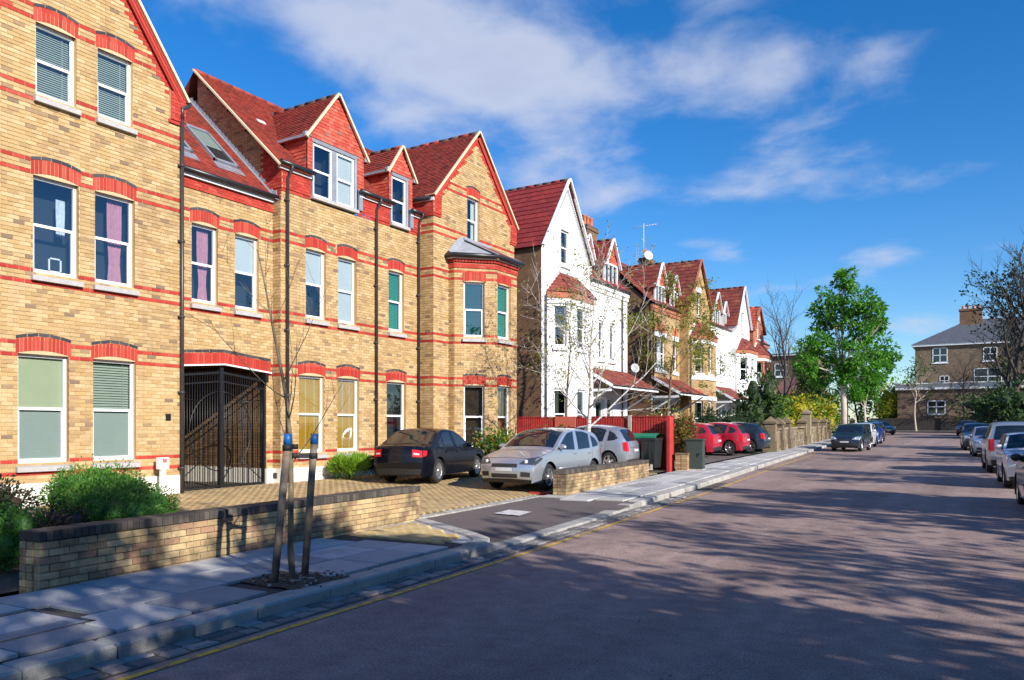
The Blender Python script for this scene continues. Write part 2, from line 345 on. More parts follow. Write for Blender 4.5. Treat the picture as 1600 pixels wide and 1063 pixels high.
b = MB(); b.grid([[(x, y, gz(y) + .004) for x in (-60, -30, -10, 0, 20, 60)] for y in (99.5, 103, 108)], 'tarmac', False, flip=True); tag(b.build('cross_road'), kind='structure')
# far and right-hand pavements (single sheets with a kerb step)
def pave_sheet(name, xa, xb, y0, y1, mat='slab'):
    b = MB(); n = max(1, int((y1 - y0) / 1.5)); top = []; 
    for i in range(n + 1):
        y = lerp(y0, y1, i / n); a, c = xa(y), xb(y); z = gz(y)
        top.append([(a, y, z - .02), (a, y, z + .12), (c, y, z + .12), (c, y, z - .02)])
    b.grid(top, mat, False, flip=True); return tag(b.build(name), kind='structure')
rng = random.Random(5)
pavement = pave_sheet('pavement', lambda y: bx(y), lambda y: kx(y) - .31, 15.75, 99, 'joint_grey')
pavement0 = pave_sheet('pavement_near', lambda y: bx(y), lambda y: kx(y) - .31, -14, 9.3, 'joint_grey')
pave_sheet('pavement_opposite', lambda y: kx(y) + RW + .3, lambda y: kx(y) + RW + 2.6, -40, 99, 'slab')
pave_sheet('pavement_end', lambda y: -60, lambda y: 60, 108, 110.5, 'slab')
strip_c = strip('driveway_crossing', lambda y: bx(y) - .02, lambda y: kx(y) - .02, 9.3, 15.75, lambda x, y: gz(y) + lerp(lerp(.118, .03, max(0, (x - bx(y)) / (kx(y) - bx(y)))), .128, min(1, max(0, (y - 14.3) / 1.4))), 'crossover_tarmac', .5, 4); tag(strip_c, kind='structure')
fc = strip('forecourt', lambda y: -18.5, lambda y: bx(y) - .36, -14, 26.5, lambda x, y: fz(x, y) - .012, 'joint', 1.0, 8); tag(fc, kind='structure')
tag(strip('front_gardens', lambda y: -17, lambda y: bx(y) - .3, 26.5, 99, lambda x, y: gz(y) + .13, 'crossover_tarmac', 2, 3), kind='structure')

# bevelled block mesh, shared by paving slabs, kerbs and setts
def block_mesh(name, sx, sy, sz, mat, bev=.008, jit=0, rs=0):
    r = random.Random(rs); b = MB(); h = [(-sx / 2, -sy / 2), (sx / 2, -sy / 2), (sx / 2, sy / 2), (-sx / 2, sy / 2)]
    h = [(x + r.uniform(-jit, jit), y + r.uniform(-jit, jit)) for x, y in h]
    lo = [(x, y, 0) for x, y in h]; md = [(x, y, sz - bev) for x, y in h]; tp = [(x * (1 - 2 * bev / sx), y * (1 - 2 * bev / sy), sz + r.uniform(-jit, jit) * .4) for x, y in h]
    i = 0; b.v = lo + md + tp; k = b.mi(mat)
    for base in (0, 4):
        for j in range(4): b.f.append((base + j, base + (j + 1) % 4, base + 4 + (j + 1) % 4, base + 4 + j)); b.m.append(k); b.sm.append(False)
    b.f.append((8, 9, 10, 11)); b.m.append(k); b.sm.append(False)
    return b.mesh(name)
def put(name, me, parent, loc, rz=0, tilt=(0, 0)):
    o = bpy.data.objects.new(name, me); COL.objects.link(o); o.location = loc; o.rotation_euler = (tilt[0], tilt[1], rz); o.parent = parent
    if parent.type == 'EMPTY' and parent.parent is None: o.matrix_parent_inverse = Matrix.Translation(-parent.location)
    return o
PIT = (-6.62, 6.12, .46, .44)     # tree pit
COVER = (-7.0, 3.38)
def lay_slabs(parent, y0, y1, rows, size=.62):
    cache = {}
    y = y0; k = 0
    for r_ in range(rows):
        pass
    for r_ in range(rows):
        y = y0 + (.0 if r_ % 2 == 0 else -.36)
        while y < y1:
            ln = rng.choice((.62, .76, .92)); yc = y + ln / 2
            if yc + ln / 2 > y1 + .2: break
            wd = (kx(yc) - .32 - bx(yc)) / rows
            xc = bx(yc) + wd * (r_ + .5)
            y += ln
            if abs(xc - PIT[0]) < .42 and abs(yc - PIT[1]) < .5: continue
            if abs(xc - COVER[0]) < .45 and abs(yc - COVER[1]) < .5: continue
            key = (round(wd, 2), ln)
            if key not in cache: cache[key] = block_mesh('paving_slab', wd - .028, ln - .028, .034, 'slab', .006)
            put('paving_slab', cache[key], parent, (xc, yc, gz(yc) + .119 + rng.uniform(-.003, .003)), math.atan((kx(yc + 1) - kx(yc)) * -1), (math.atan(gz(yc + .3) - gz(yc)) / .3 * .3 + rng.uniform(-.004, .004), rng.uniform(-.004, .004)))
lay_slabs(pavement0, -3, 9.0, 3); lay_slabs(pavement, 15.72, 40, 3)
b = MB()
for i in range(40, 99):      # beyond 40 m one joined mesh of slabs
    for r_ in range(3):
        yc = i + .5; wd = (kx(yc) - .32 - bx(yc)) / 3; b.box((bx(yc) + wd * (r_ + .5), yc, gz(yc) + .128), (wd - .03, .97, .03), 'slab')
tag(b.build('distant_paving_slabs', pavement), kind='stuff')
# kerbstones
kerb = MB(); kerb.box((kx(0) - .16, 0, .0), (.1, .1, .02), 'granite'); kerb = tag(kerb.build('kerb'), kind='structure')
y = -3.0; i = 0
while y < 60:
    if 9.35 < y < 15.6: h = lerp(.045, .13, min(1, max(0, (y - 14.0) / 1.6)))
    else: h = .13
    ln = rng.choice((.72, .85, 1.0)); yc = y + ln / 2; a = math.atan2(kx(y + ln) - kx(y), ln)
    if 8.9 < y < 9.35: h = .11
    me = block_mesh('kerbstone', .30, ln - .014, h + .08, 'granite', .022, .006, i)
    put('kerbstone', me, kerb, (kx(yc) - .15, yc, gz(yc) - .08), -a, (math.atan(gz(yc + .5) - gz(yc - .5)), 0)); y += ln; i += 1
# curved kerb return at the driveway and the pavement corner inside it
CORNER = [(-6.34, 9.20), (-6.37, 9.50), (-6.56, 9.80), (-6.95, 10.10), (-7.50, 10.42), (-8.10, 10.76), (-8.84, 11.20)]
pc = MB(); top = [(-8.70, 9.10)] + [(-6.46, 9.10)] + CORNER[1:]
pc.prism([(x, y, gz(y) - .02) for x, y in top], (0, 0, .139), 'slab'); corner = tag(pc.build('pavement_corner'), kind='structure')
for j in range(len(CORNER) - 1):
    (xa, ya), (xb, yb) = CORNER[j], CORNER[j + 1]; n_ = 1 if j < 3 else 2
    for q in range(n_):
        x0, y0_, x1, y1_ = lerp(xa, xb, q / n_), lerp(ya, yb, q / n_), lerp(xa, xb, (q + 1) / n_), lerp(ya, yb, (q + 1) / n_); L_ = math.hypot(x1 - x0, y1_ - y0_)
        hgt = lerp(.125, .115, j / 6); put('kerbstone', block_mesh('kerbstone', .26, L_ + .03, hgt + .055, 'granite', .02, .005, 90 + j * 2 + q), kerb, ((x0 + x1) / 2, (y0_ + y1_) / 2, gz(y0_) - .03), math.atan2(y1_ - y0_, x1 - x0) - math.pi / 2)
def in_corner(x, y):     # behind the kerb return
    for (xa, ya), (xb, yb) in zip(CORNER, CORNER[1:]):
        if ya <= y <= yb: return x < lerp(xa, xb, (y - ya) / (yb - ya)) - .30
    return y < CORNER[0][1] and x < -6.5
# gutter setts
gut = MB(); gut.grid([[(kx(y_) + .0, y_, gz(y_) + .006), (kx(y_) + .34, y_, gz(y_) + .006)] for y_ in [q * .5 - 3 for q in range(0, 53)]], 'joint', False); gut = tag(gut.build('gutter_channel'), kind='structure')
sm = [block_mesh('granite_sett', .145, l_, .05, 'sett', .012, .012, 300 + q) for q, l_ in enumerate((.16, .2, .24, .27, .21))]
ln_ = (.16, .2, .24, .27, .21)
for row in range(2):
    y = 0.2 + row * .09
    while y < 20:
        q = rng.randrange(5); yc = y + ln_[q] / 2
        put('granite_sett', sm[q], gut, (kx(yc) + .085 + row * .165, yc, gz(yc) - .030 + rng.uniform(-.008, .006)), rng.uniform(-.06, .06) - math.atan(kx(yc + 1) - kx(yc)), (rng.uniform(-.04, .04), rng.uniform(-.04, .04))); y += ln_[q] + .02
# yellow line, broken where worn (the paint material wears)
def line(name, off, wd, y0, y1, mat, skips=()):
    b = MB(); n = int((y1 - y0) / .5)
    b.grid([[(kx(y_) + off, y_, gz(y_) + .006), (kx(y_) + off + wd, y_, gz(y_) + .006)] for y_ in [y0 + (y1 - y0) * q / n for q in range(n + 1)]], mat, False, flip=True)
    return tag(b.build(name), kind='structure')
line('yellow_line', .43, .075, -3, 44, 'paint_yellow')
# buff block patch, manhole cover, tree pit
bb = MB()
for i in range(11):
    for j in range(15):
        x_, y_ = -8.50 + i * .205 + (j % 2) * .1, 9.12 + j * .105
        if in_corner(x_ + .12, y_ + .08): bb.box((x_, y_, gz(y_) + .122), (.190, .092, .05), 'buff_block')
tag(bb.build('tactile_paving', corner), kind='stuff')
cv = thing('inspection_cover', (COVER[0], COVER[1], .12), 'concrete filled inspection cover in a metal frame set in the near pavement', 'manhole cover')
c1 = MB(); c1.box((COVER[0], COVER[1], .135), (.80, .78, .03), 'slab', .07); c1.build('infill', cv)
c2 = MB()
for q in range(4):
    a = .07 + q * math.pi / 2; c2.box((COVER[0] + .43 * math.cos(a), COVER[1] + .42 * math.sin(a), .137), (.045, .9, .032), 'cast_iron', a)
c2.build('frame', cv)
tp = MB(); P = []
for i in range(9):
    P.append([(PIT[0] + (i - 4) / 4 * PIT[2], PIT[1] + (j - 4) / 4 * PIT[3], .135 + .02 * max(0, 1 - ((i - 4) ** 2 + (j - 4) ** 2) / 16) + rng.uniform(-.008, .012)) for j in range(9)])
tp.grid(P, 'soil', False, flip=False)
for i in range(160):
    x, y_ = PIT[0] + rng.gauss(0, .22), PIT[1] + rng.gauss(0, .2)
    tp.box((x, y_, .150), (rng.uniform(.015, .045), rng.uniform(.015, .04), .02), rng.choice(('soil', 'leaf_litter', 'granite')), rng.uniform(0, 3))
tag(tp.build('tree_pit'), kind='structure')
# block paved drive: the nearest 300 bricks as pieces, the rest joined
def drive():
    bl = []
    y = 9.4
    for i in range(150):
        for j in range(34):
            yc = 8.2 + i * .107; xc = -9.33 - j * .213 - (i % 2) * .106
            if xc < -16.3 or yc > 25.6: continue
            if yc < 11.2 and xc > -9.3 - .0: continue
            bl.append((xc, yc))
    bl.sort(key=lambda p: p[0] ** 2 + p[1] ** 2 if p[1] > 10.9 else 900 + p[1])
    me = block_mesh('paving_block', .203, .098, .03, 'drive_block', .004)
    for (x, y) in bl[:300]: put('paving_block', me, fc, (x, y, fz(x, y) - .022), 0, (math.atan(gz(y + .2) - gz(y - .2)) * 2.5, .0195))
    b = MB()
    for (x, y) in bl[300:]: b.box((x, y, fz(x, y) - .007), (.203, .098, .03), 'drive_block')
    tag(b.build('block_paving', fc), kind='stuff')
    b = MB(); q = 10.9
    while q < 16.0:   # granite edging row between the drive and the crossing
        for r_ in range(2): b.box((bx(q) - .1 - r_ * .12, q, fz(-8.9, q) - .004), (.105, .17, .035), 'granite')
        q += .185
    tag(b.build('edging_setts', fc), kind='stuff')
drive()
wp = MB(); wp.face([(-8.2, 12.7, gz(12.7) + .118), (-7.65, 12.75, gz(12.7) + .099), (-7.75, 13.4, gz(13.4) + .099), (-8.25, 13.35, gz(13.4) + .118)], 'paint_white'); tag(wp.build('pale_repair_patch'), kind='structure')
# ------------------------------------------------------------------ brick building kit
C = .08; PITCH = .215
def Pt(O, U, N, u, z, n=0): return Vector((O[0] + U[0] * u + N[0] * n, O[1] + U[1] * u + N[1] * n, z))
class Wall:
    """a flat brick wall: origin O (x, y), U along, N outward (2D unit vectors)"""
    def __init__(s, bld, O, U, N): s.b = bld; s.O = O; s.U = U; s.N = N
    def P(s, u, z, n=0): return Pt(s.O, s.U, s.N, u, z, n)
    def q(s, mb, u0, u1, z0, z1, n, mat): mb.face([s.P(u0, z0, n), s.P(u1, z0, n), s.P(u1, z1, n), s.P(u0, z1, n)], mat)
    def bx(s, mb, u0, u1, z0, z1, n0, n1, mat):
        c = s.P((u0 + u1) / 2, (z0 + z1) / 2, (n0 + n1) / 2); rot = Matrix(((s.U[0], s.N[0], 0), (s.U[1], s.N[1], 0), (0, 0, 1)))
        mb.box(c, (abs(u1 - u0), abs(n1 - n0), abs(z1 - z0)), mat, rot=rot)
class Building:
    def __init__(s, th): s.th = th; s.bricks = []; s.back = MB()
    def lay(s, W, u0, u1, z0, z1, blocks=(), red=(), gable=None, redzone=None, ymat='yellow_brick', proud=0.0, seed=0, mort='mortar', allred=False, clip=None, plain=False):
        r = random.Random(seed)
        for k in range(int(round(z0 / C)), int(round(z1 / C))):
            z = k * C; iv = [[u0, u1]]; zm = z + C / 2
            if gable and zm > gable[1]:
                hw = gable[2] - (zm - gable[1]) / gable[3]
                if hw <= .03: continue
                iv = [[max(u0, gable[0] - hw), min(u1, gable[0] + hw)]]
            e0, e1 = iv[0]
            for (a, c, za, zb) in blocks:
                if min(z + C, zb) - max(z, za) > .03:
                    nv = []
                    for x in iv:
                        if c <= x[0] or a >= x[1]: nv.append(x); continue
                        if a > x[0]: nv.append([x[0], a])
                        if c < x[1]: nv.append([c, x[1]])
                    iv = nv
            off = (k % 2) * PITCH / 2
            for (a, c) in iv:
                if c - a < .02: continue
                if not clip: W.q(s.back, a, c, z, z + C, proud - .008, mort)
                if plain: continue
                j = math.floor((a - off) / PITCH)
                while j * PITCH + off < c:
                    ba = max(a, j * PITCH + off); be = min(c, (j + 1) * PITCH + off - .011); j += 1
                    if be - ba < .03: continue
                    um = (ba + be) / 2
                    if clip:
                        if not clip(um, zm): continue
                        W.q(s.back, ba - .006, be + .006, z, z + C, proud - .008, mort)
                    isred = allred or k in red or (gable and zm > gable[1] - .3 and min(um - e0, e1 - um) < gable[4] and zm > gable[1]) or (redzone and redzone(um, zm))
                    s.bricks.append((W.P(um, z + C / 2 - .005, proud), W.U, W.N, be - ba, 'red_brick' if isred else ymat, r.uniform(-.0025, .0035)))
    def finish(s, wallname='wall', n_single=300, mort=None):
        wall = s.back.build(wallname, s.th)
        def key(t): return (t[0] - Vector((0, 0, 1.8))).length + (0 if t[3] > PITCH - .02 else 500)
        s.bricks.sort(key=key); meshes = {}
        for (p, U, N, l, mat, dn) in s.bricks[:n_single]:
            kk = (round(l, 3), mat)
            if kk not in meshes:
                b = MB(); hl, hh = l / 2, (C - .011) / 2
                A = [(-hl, .004, -hh), (hl, .004, -hh), (hl, .004, hh), (-hl, .004, hh)]; Bk = [(x, -.010, z) for x, y, z in A]
                b.face(A[::-1], mat)
                for q in range(4): b.face([A[q], A[(q + 1) % 4], Bk[(q + 1) % 4], Bk[q]], mat)
                b2 = MB(); b2.v = A + Bk; k = b2.mi(mat); b2.f = [(3, 2, 1, 0)] + [(q, (q + 1) % 4, 4 + (q + 1) % 4, 4 + q) for q in range(4)]; b2.m = [k] * 5; b2.sm = [False] * 5
                meshes[kk] = b2.mesh('brick')
            o = bpy.data.objects.new('brick', meshes[kk]); COL.objects.link(o); o.parent = wall
            o.location = p + Vector((N[0], N[1], 0)) * dn; o.rotation_euler = (0, 0, math.atan2(U[1], U[0]) if (U[0] * N[1] - U[1] * N[0]) > 0 else math.atan2(U[1], U[0]) + math.pi)
        mb = MB()
        for (p, U, N, l, mat, dn) in s.bricks[n_single:]:
            hl, hh = l / 2, (C - .011) / 2; Ux, Uy = U; Nx, Ny = N; k = mb.mi(mat); i = len(mb.v); n1 = .004 + dn; n0 = -.010
            for nn in (n1, n0):
                for (a, z) in ((-hl, -hh), (hl, -hh), (hl, hh), (-hl, hh)): mb.v.append((p.x + Ux * a + Nx * nn, p.y + Uy * a + Ny * nn, p.z + z))
            for q in ((0, 1, 2, 3), (0, 4, 5, 1), (1, 5, 6, 2), (2, 6, 7, 3), (3, 7, 4, 0)): mb.f.append(tuple(i + t for t in q)); mb.m.append(k); mb.sm.append(False)
        if mb.f: tag(mb.build('brickwork', wall), kind='stuff')
        return wall
def arch(W, th, u0, u1, z, h=.30, rise=.06, over=.045, dark=True, mat='red_brick', nw=.078, peak=True):
    """red gauged arch with a row of dark headers over it"""
    a, b = u0 - over, u1 + over; n = max(4, int(round((b - a) / nw))); mb = MB(); st = (b - a) / n; um = (a + b) / 2
    def lift(u): t = abs(u - um) / ((b - a) / 2); return rise * (1 - t * t)
    for i in range(n):
        c0, c1 = a + i * st + .006, a + (i + 1) * st - .006; l0, l1 = lift(c0), lift(c1)
        f = [W.P(c0, z + l0, .008), W.P(c1, z + l1, .008), W.P(c1, z + h + l1, .008), W.P(c0, z + h + l0, .008)]
        g = [W.P(c0, z + l0, -.11), W.P(c1, z + l1, -.11), W.P(c1, z + h + l1, -.02), W.P(c0, z + h + l0, -.02)]
        mb.face(f, mat)
        for q in range(4): mb.face([f[q], g[q], g[(q + 1) % 4], f[(q + 1) % 4]], mat)
    W.q(mb, a, b, z, z + h + rise + .06, -.004, 'mortar')
    o = mb.build('arch', th)
    if dark:
        mb = MB(); n = max(3, int(round((b - a) / .22))); st = (b - a) / n
        for i in range(n):
            c0, c1 = a + i * st + .006, a + (i + 1) * st - .006; l0, l1 = lift(c0), lift(c1); zb = z + h + .008
            f = [W.P(c0, zb + l0, .010), W.P(c1, zb + l1, .010), W.P(c1, zb + .062 + l1, .010), W.P(c0, zb + .062 + l0, .010)]; g = [p - Vector((W.N[0], W.N[1], 0)) * .03 for p in f]
            mb.face(f, 'dark_brick')
            for q in range(4): mb.face([f[q], g[q], g[(q + 1) % 4], f[(q + 1) % 4]], 'dark_brick')
        mb.build('dark_header', o)
def sill(W, par, u0, u1, z, h=.17, proj=.10, mat='stone_sill', ext=.05):
    mb = MB(); a, b = u0 - ext, u1 + ext
    prof = [(-.09, z), (.0, z - .05), (proj, z - .075), (proj, z - h), (-.0, z - h), (-.09, z - h)]
    A = [W.P(a, zz, n) for n, zz in prof]; Bq = [W.P(b, zz, n) for n, zz in prof]
    for i in range(len(prof)): j = (i + 1) % len(prof); mb.face([A[i], Bq[i], Bq[j], A[j]], mat)
    mb.face(A[::-1], mat); mb.face(Bq, mat); return mb.build('sill', par)
def sash(W, th, u0, u1, z0, z1, style='plain', rv=.10, fr=.055, reveal='yellow_brick', mid=.5, with_sill=True, head=.07, silmat='stone_sill', gl='window_glass', lower=None, back='unlit_room'):
    """white sash window; returns the frame (a part) with pane / blind / sill sub-parts"""
    mb = MB(); n0 = -rv; zm = lerp(z0, z1, mid)
    W.bx(mb, u0, u0 + fr, z0, z1 + head, n0 - .06, n0, 'white_frame'); W.bx(mb, u1 - fr, u1, z0, z1 + head, n0 - .06, n0, 'white_frame')
    W.bx(mb, u0 + fr, u1 - fr, z1 - fr, z1 + head, n0 - .06, n0 - .002, 'white_frame'); W.bx(mb, u0 + fr, u1 - fr, z0, z0 + fr * 1.5, n0 - .06, n0 - .002, 'white_frame')
    W.bx(mb, u0 + fr, u1 - fr, zm - .028, zm + .028, n0 - .045, n0 - .004, 'white_frame')
    W.bx(mb, u0 + fr, u0 + fr + .03, z0 + fr, zm - .028, n0 - .06, n0 - .025, 'white_frame'); W.bx(mb, u1 - fr - .035, u1 - fr, z0 + fr, zm - .028, n0 - .06, n0 - .018, 'white_frame')
    W.bx(mb, u0 + .1, u1 - .1, z1 + .012, z1 + .03, n0, n0 + .012, 'white_frame')
    fo = mb.build('window', th)
    # brick reveals, and a dark box standing for the unlit room
    mb = MB(); zt = z1 + .09
    mb.face([W.P(u1, z0 - .02, .0), W.P(u1, zt, .0), W.P(u1, zt, -rv - .06), W.P(u1, z0 - .02, -rv - .06)], reveal)
    mb.face([W.P(u0, z0 - .02, .0), W.P(u0, z0 - .02, -rv - .06), W.P(u0, zt, -rv - .06), W.P(u0, zt, .0)], reveal)
    W.q(mb, u0 - .02, u1 + .02, z0 - .1, z1 + .15, -rv - .45, back)
    for (ua, ub) in ((u0 - .02, u0 - .02), (u1 + .02, u1 + .02)): mb.face([W.P(ua, z0 - .1, -rv - .06), W.P(ua, z1 + .15, -rv - .06), W.P(ua, z1 + .15, -rv - .45), W.P(ua, z0 - .1, -rv - .45)], back)
    for zz in (z0 - .1, z1 + .15): mb.face([W.P(u0 - .02, zz, -rv - .06), W.P(u1 + .02, zz, -rv - .06), W.P(u1 + .02, zz, -rv - .45), W.P(u0 - .02, zz, -rv - .45)], back)
    mb.build('reveal', fo)
    for (za, zb, nn) in ((z0 + fr, zm, n0 - .04), (zm, z1 - fr + .02, n0 - .03)):
        g = MB(); W.q(g, u0 + fr, u1 - fr, za, zb, nn, gl); g.build('pane', fo)
    def drape(ua, ub, za, zb, mat, nn=-.12, pinch=0.0, name='curtain'):
        g = MB(); rows = []
        for i in range(9):
            t = i / 8; z = lerp(zb, za, t); wdt = 1 - pinch * math.exp(-((t - .72) / .2) ** 2); uc = ua + (ub - ua) * .5
            rows.append([W.P(uc + (lerp(ua, ub, j / 14) - uc) * wdt, z, n0 + nn + .022 * math.sin(j * 2.3)) for j in range(15)])
        g.grid(rows, mat, True); g.build(name, fo)
    def flat(za, zb, mat, nn=-.075, name='blind'):
        g = MB(); W.q(g, u0 + .02, u1 - .02, za, zb, n0 + nn, mat); g.build(name, fo)
    def slats(za, zb, mat, pitch=.045, tilt=.5):
        g = MB(); z = zb; dw = .018
        while z > za:
            g.face([W.P(u0 + .05, z, n0 - .115), W.P(u1 - .05, z, n0 - .115), W.P(u1 - .05, z - pitch * tilt * 1.1, n0 - .085), W.P(u0 + .05, z - pitch * tilt * 1.1, n0 - .085)], mat); z -= pitch
        W.bx(g, u1 - .2, u1 - .185, za, zb, n0 - .08, n0 - .078, mat)
        g.build('blind', fo)
    if style == 'cream_frost': flat(zm, z1, 'blind_cream'); flat(z0, zm, 'blind_frost', -.07)
    elif style == 'slats_frost': slats(zm, z1, 'slat_silver', .055, .75); flat(z0, zm, 'blind_frost', -.07)
    elif style == 'slats': slats(z0, z1, 'slat_silver', .045, .85)
    elif style == 'green': slats(z0 + .03, z1, 'slat_green', .045, .98)
    elif style == 'pink': drape(lerp(u0, u1, .42), lerp(u0, u1, .84), z0, z1, 'curtain_pink', -.14, .35)
    elif style == 'pink2': drape(lerp(u0, u1, .45), lerp(u0, u1, .82), z0, z1, 'curtain_pink', -.14, .25); drape(u0 + .04, u0 + .12, z0, z1, 'curtain_pink', -.14, .2)
    elif style == 'lace': drape(lerp(u0, u1, .66), lerp(u0, u1, .86), zm - .1, z1 - .3, 'curtain_lace', -.2, .1)
    elif style == 'halfblind': flat(zm, z1, 'blind_white')
    elif style == 'white': flat(z0, z1, 'blind_white')
    elif style == 'yellow':
        flat(z0, z1, 'blind_yellow')
        g = MB(); W.bx(g, lerp(u0, u1, .4), lerp(u0, u1, .4) + .015, z0, z1, n0 - .07, n0 - .065, 'blind_white'); W.bx(g, lerp(u0, u1, .74), lerp(u0, u1, .74) + .015, z0, z1, n0 - .07, n0 - .065, 'blind_white'); g.build('cord', fo)
    elif style == 'yellow2':
        flat(zm, z1, 'blind_tan'); flat(z0, zm, 'blind_yellow')
        g = MB()
        for t in (.4, .72): W.bx(g, lerp(u0, u1, t), lerp(u0, u1, t) + .015, z0, z1, n0 - .07, n0 - .065, 'blind_white')
        g.build('cord', fo)
    elif style == 'drapes': drape(u0 + .03, lerp(u0, u1, .3), z0, z1, 'blind_white', -.13, .1); drape(lerp(u0, u1, .7), u1 - .03, z0, z1, 'blind_white', -.13, .1)
    elif style == 'brown': flat(z0, z1, 'wood_panel', -.2)
    elif style == 'cream_drape': drape(lerp(u0, u1, .05), lerp(u0, u1, .5), z0, z1, 'blind_cream', -.13, .05)
    if with_sill: sill(W, fo, u0, u1, z0, mat=silmat)
    return fo
def tiles(name, par, O, U, V, wd, ln, mat, tw=.17, gauge=.105, inside=None, th=.028, seed=0, under=True):
    """roof slope: O lower left corner, U along the eave, V up the slope (unit vectors)"""
    O, U, V = Vector(O), Vector(U), Vector(V); Nn = U.cross(V).normalized(); mb = MB(); r = random.Random(seed); k = mb.mi(mat)
    if under: 
        pass
    rows = int(ln / gauge)
    for i in range(rows + 1):
        off = (i % 2) * tw / 2; v0 = i * gauge; v1 = min(ln, v0 + gauge + .02)
        j = -1
        while j * tw + off < wd:
            a = max(0, j * tw + off); b_ = min(wd, (j + 1) * tw + off - .004); j += 1
            if b_ - a < .02: continue
            um, vm = (a + b_) / 2, v0 + gauge / 2
            if inside and not inside(um, vm): continue
            lf = th + r.uniform(-.003, .005)
            p = [O + U * a + V * v0 + Nn * lf, O + U * b_ + V * v0 + Nn * (lf + r.uniform(-.002, .002)), O + U * b_ + V * v1 + Nn * .003, O + U * a + V * v1 + Nn * .003]
            q = [O + U * a + V * v0 - Nn * .004, O + U * b_ + V * v0 - Nn * .004]
            i0 = len(mb.v); mb.v.extend(tuple(x) for x in p + q); mb.f += [(i0, i0 + 1, i0 + 2, i0 + 3), (i0 + 4, i0 + 5, i0 + 1, i0)]; mb.m += [k, k]; mb.sm += [False, False]
    if not mb.f: return None
    o = mb.build(name, par); tag(o, kind='stuff'); return o
def downpipe(th, x, y, z0, z1, r=.042, offset=None, nrm=(1, 0)):
    mb = MB(); n = Vector((nrm[0], nrm[1], 0)); p = Vector((x, y, 0)) + n * .075
    pts = [p + Vector((0, 0, z0))]
    pts += [p + Vector((0, 0, z1 - .35)), p + n * .18 + Vector((0, 0, z1 - .12)), p + n * .18 + Vector((0, 0, z1))] if offset else [p + Vector((0, 0, z1))]
    mb.tube(pts, r, 'pipe_iron', 10)
    z = z0 + .6
    while z < z1 - .5: mb.tube([p + Vector((0, 0, z)), p + Vector((0, 0, z + .06))], r * 1.25, 'pipe_iron', 10); mb.box(p + Vector((0, 0, z + .03)) - n * .03, (.05, .16, .05), 'pipe_iron'); z += 1.75
    return mb.build('downpipe', th)
def gutter(th, a, b, r=.065, mat='gutter_black'):
    mb = MB(); a, b = Vector(a), Vector(b); mb.tube([a, b], r, mat, 10); return mb.build('gutter', th)

def tile_poly(name, par, pts, mat, tw=.17, gauge=.105, th=.028, seed=0, under='under_tile'):
    """tiles over a planar polygon; pts[0] -> pts[1] is the eave, seen from outside left to right"""
    pts = [Vector(p) for p in pts]; U = (pts[1] - pts[0]).normalized(); Nn = None
    for i in range(2, len(pts)):
        Nn = U.cross(pts[i] - pts[0])
        if Nn.length > 1e-3: break
    Nn.normalize(); V = Nn.cross(U)
    uv = [((p - pts[0]).dot(U), (p - pts[0]).dot(V)) for p in pts]; u0 = min(a for a, b in uv); u1 = max(a for a, b in uv); v1 = max(b for a, b in uv)
    def inside(u, v):
        u += u0; c = False; n = len(uv)
        for i in range(n):
            (xa, ya), (xb, yb) = uv[i], uv[(i + 1) % n]
            if (ya > v) != (yb > v) and u < (xb - xa) * (v - ya) / (yb - ya) + xa: c = not c
        return c
    o = tiles(name, par, pts[0] + U * u0, U, V, u1 - u0, v1, mat, tw, gauge, inside, th, seed)
    m2 = MB(); m2.face([p - Nn * .012 for p in pts], under); m2.build('roof_deck', o if o else par); return o
def gable_roof(par, xf, xb, yc, half, ze, slope, mat, tw=.17, gauge=.105, verge='verge_cream', ridge='ridge_dark', eave=.12, seed=0, front_over=.12, name='roof', right=True, vw=.07, th=.028, vz=.05):
    """ridge runs along x; gable faces +x at xf"""
    zr = ze + half * slope; ya, yb = yc - half - eave, yc + half + eave; zl = ze - eave * slope; xo = xf + front_over
    a = tile_poly(name, par, [(xb, ya, zl), (xo, ya, zl), (xo, yc, zr), (xb, yc, zr)], mat, tw, gauge, th, seed)
    if right: tile_poly(name, par, [(xo, yb, zl), (xb, yb, zl), (xb, yc, zr), (xo, yc, zr)], mat, tw, gauge, th, seed + 1)
    mb = MB()
    for sgn in (-1, 1):
        ye = yc + sgn * (half + eave)
        mb.bar((xo + .005, ye, zl + vz - .03), (xo + .005, yc + sgn * .01, zr + vz - .03), .06, vw, verge, up=(1, 0, 0))
    mb.build('verge', par)
    mb = MB(); x = xo - .01; r = random.Random(seed)
    while x > xb:
        mb.tube([(x, yc, zr - .02), (max(xb, x - .43), yc, zr - .02)], .075 + r.uniform(0, .006), ridge if r.random() < .7 else mat, 8); x -= .44
    mb.build('ridge_tiles', par)
    return a
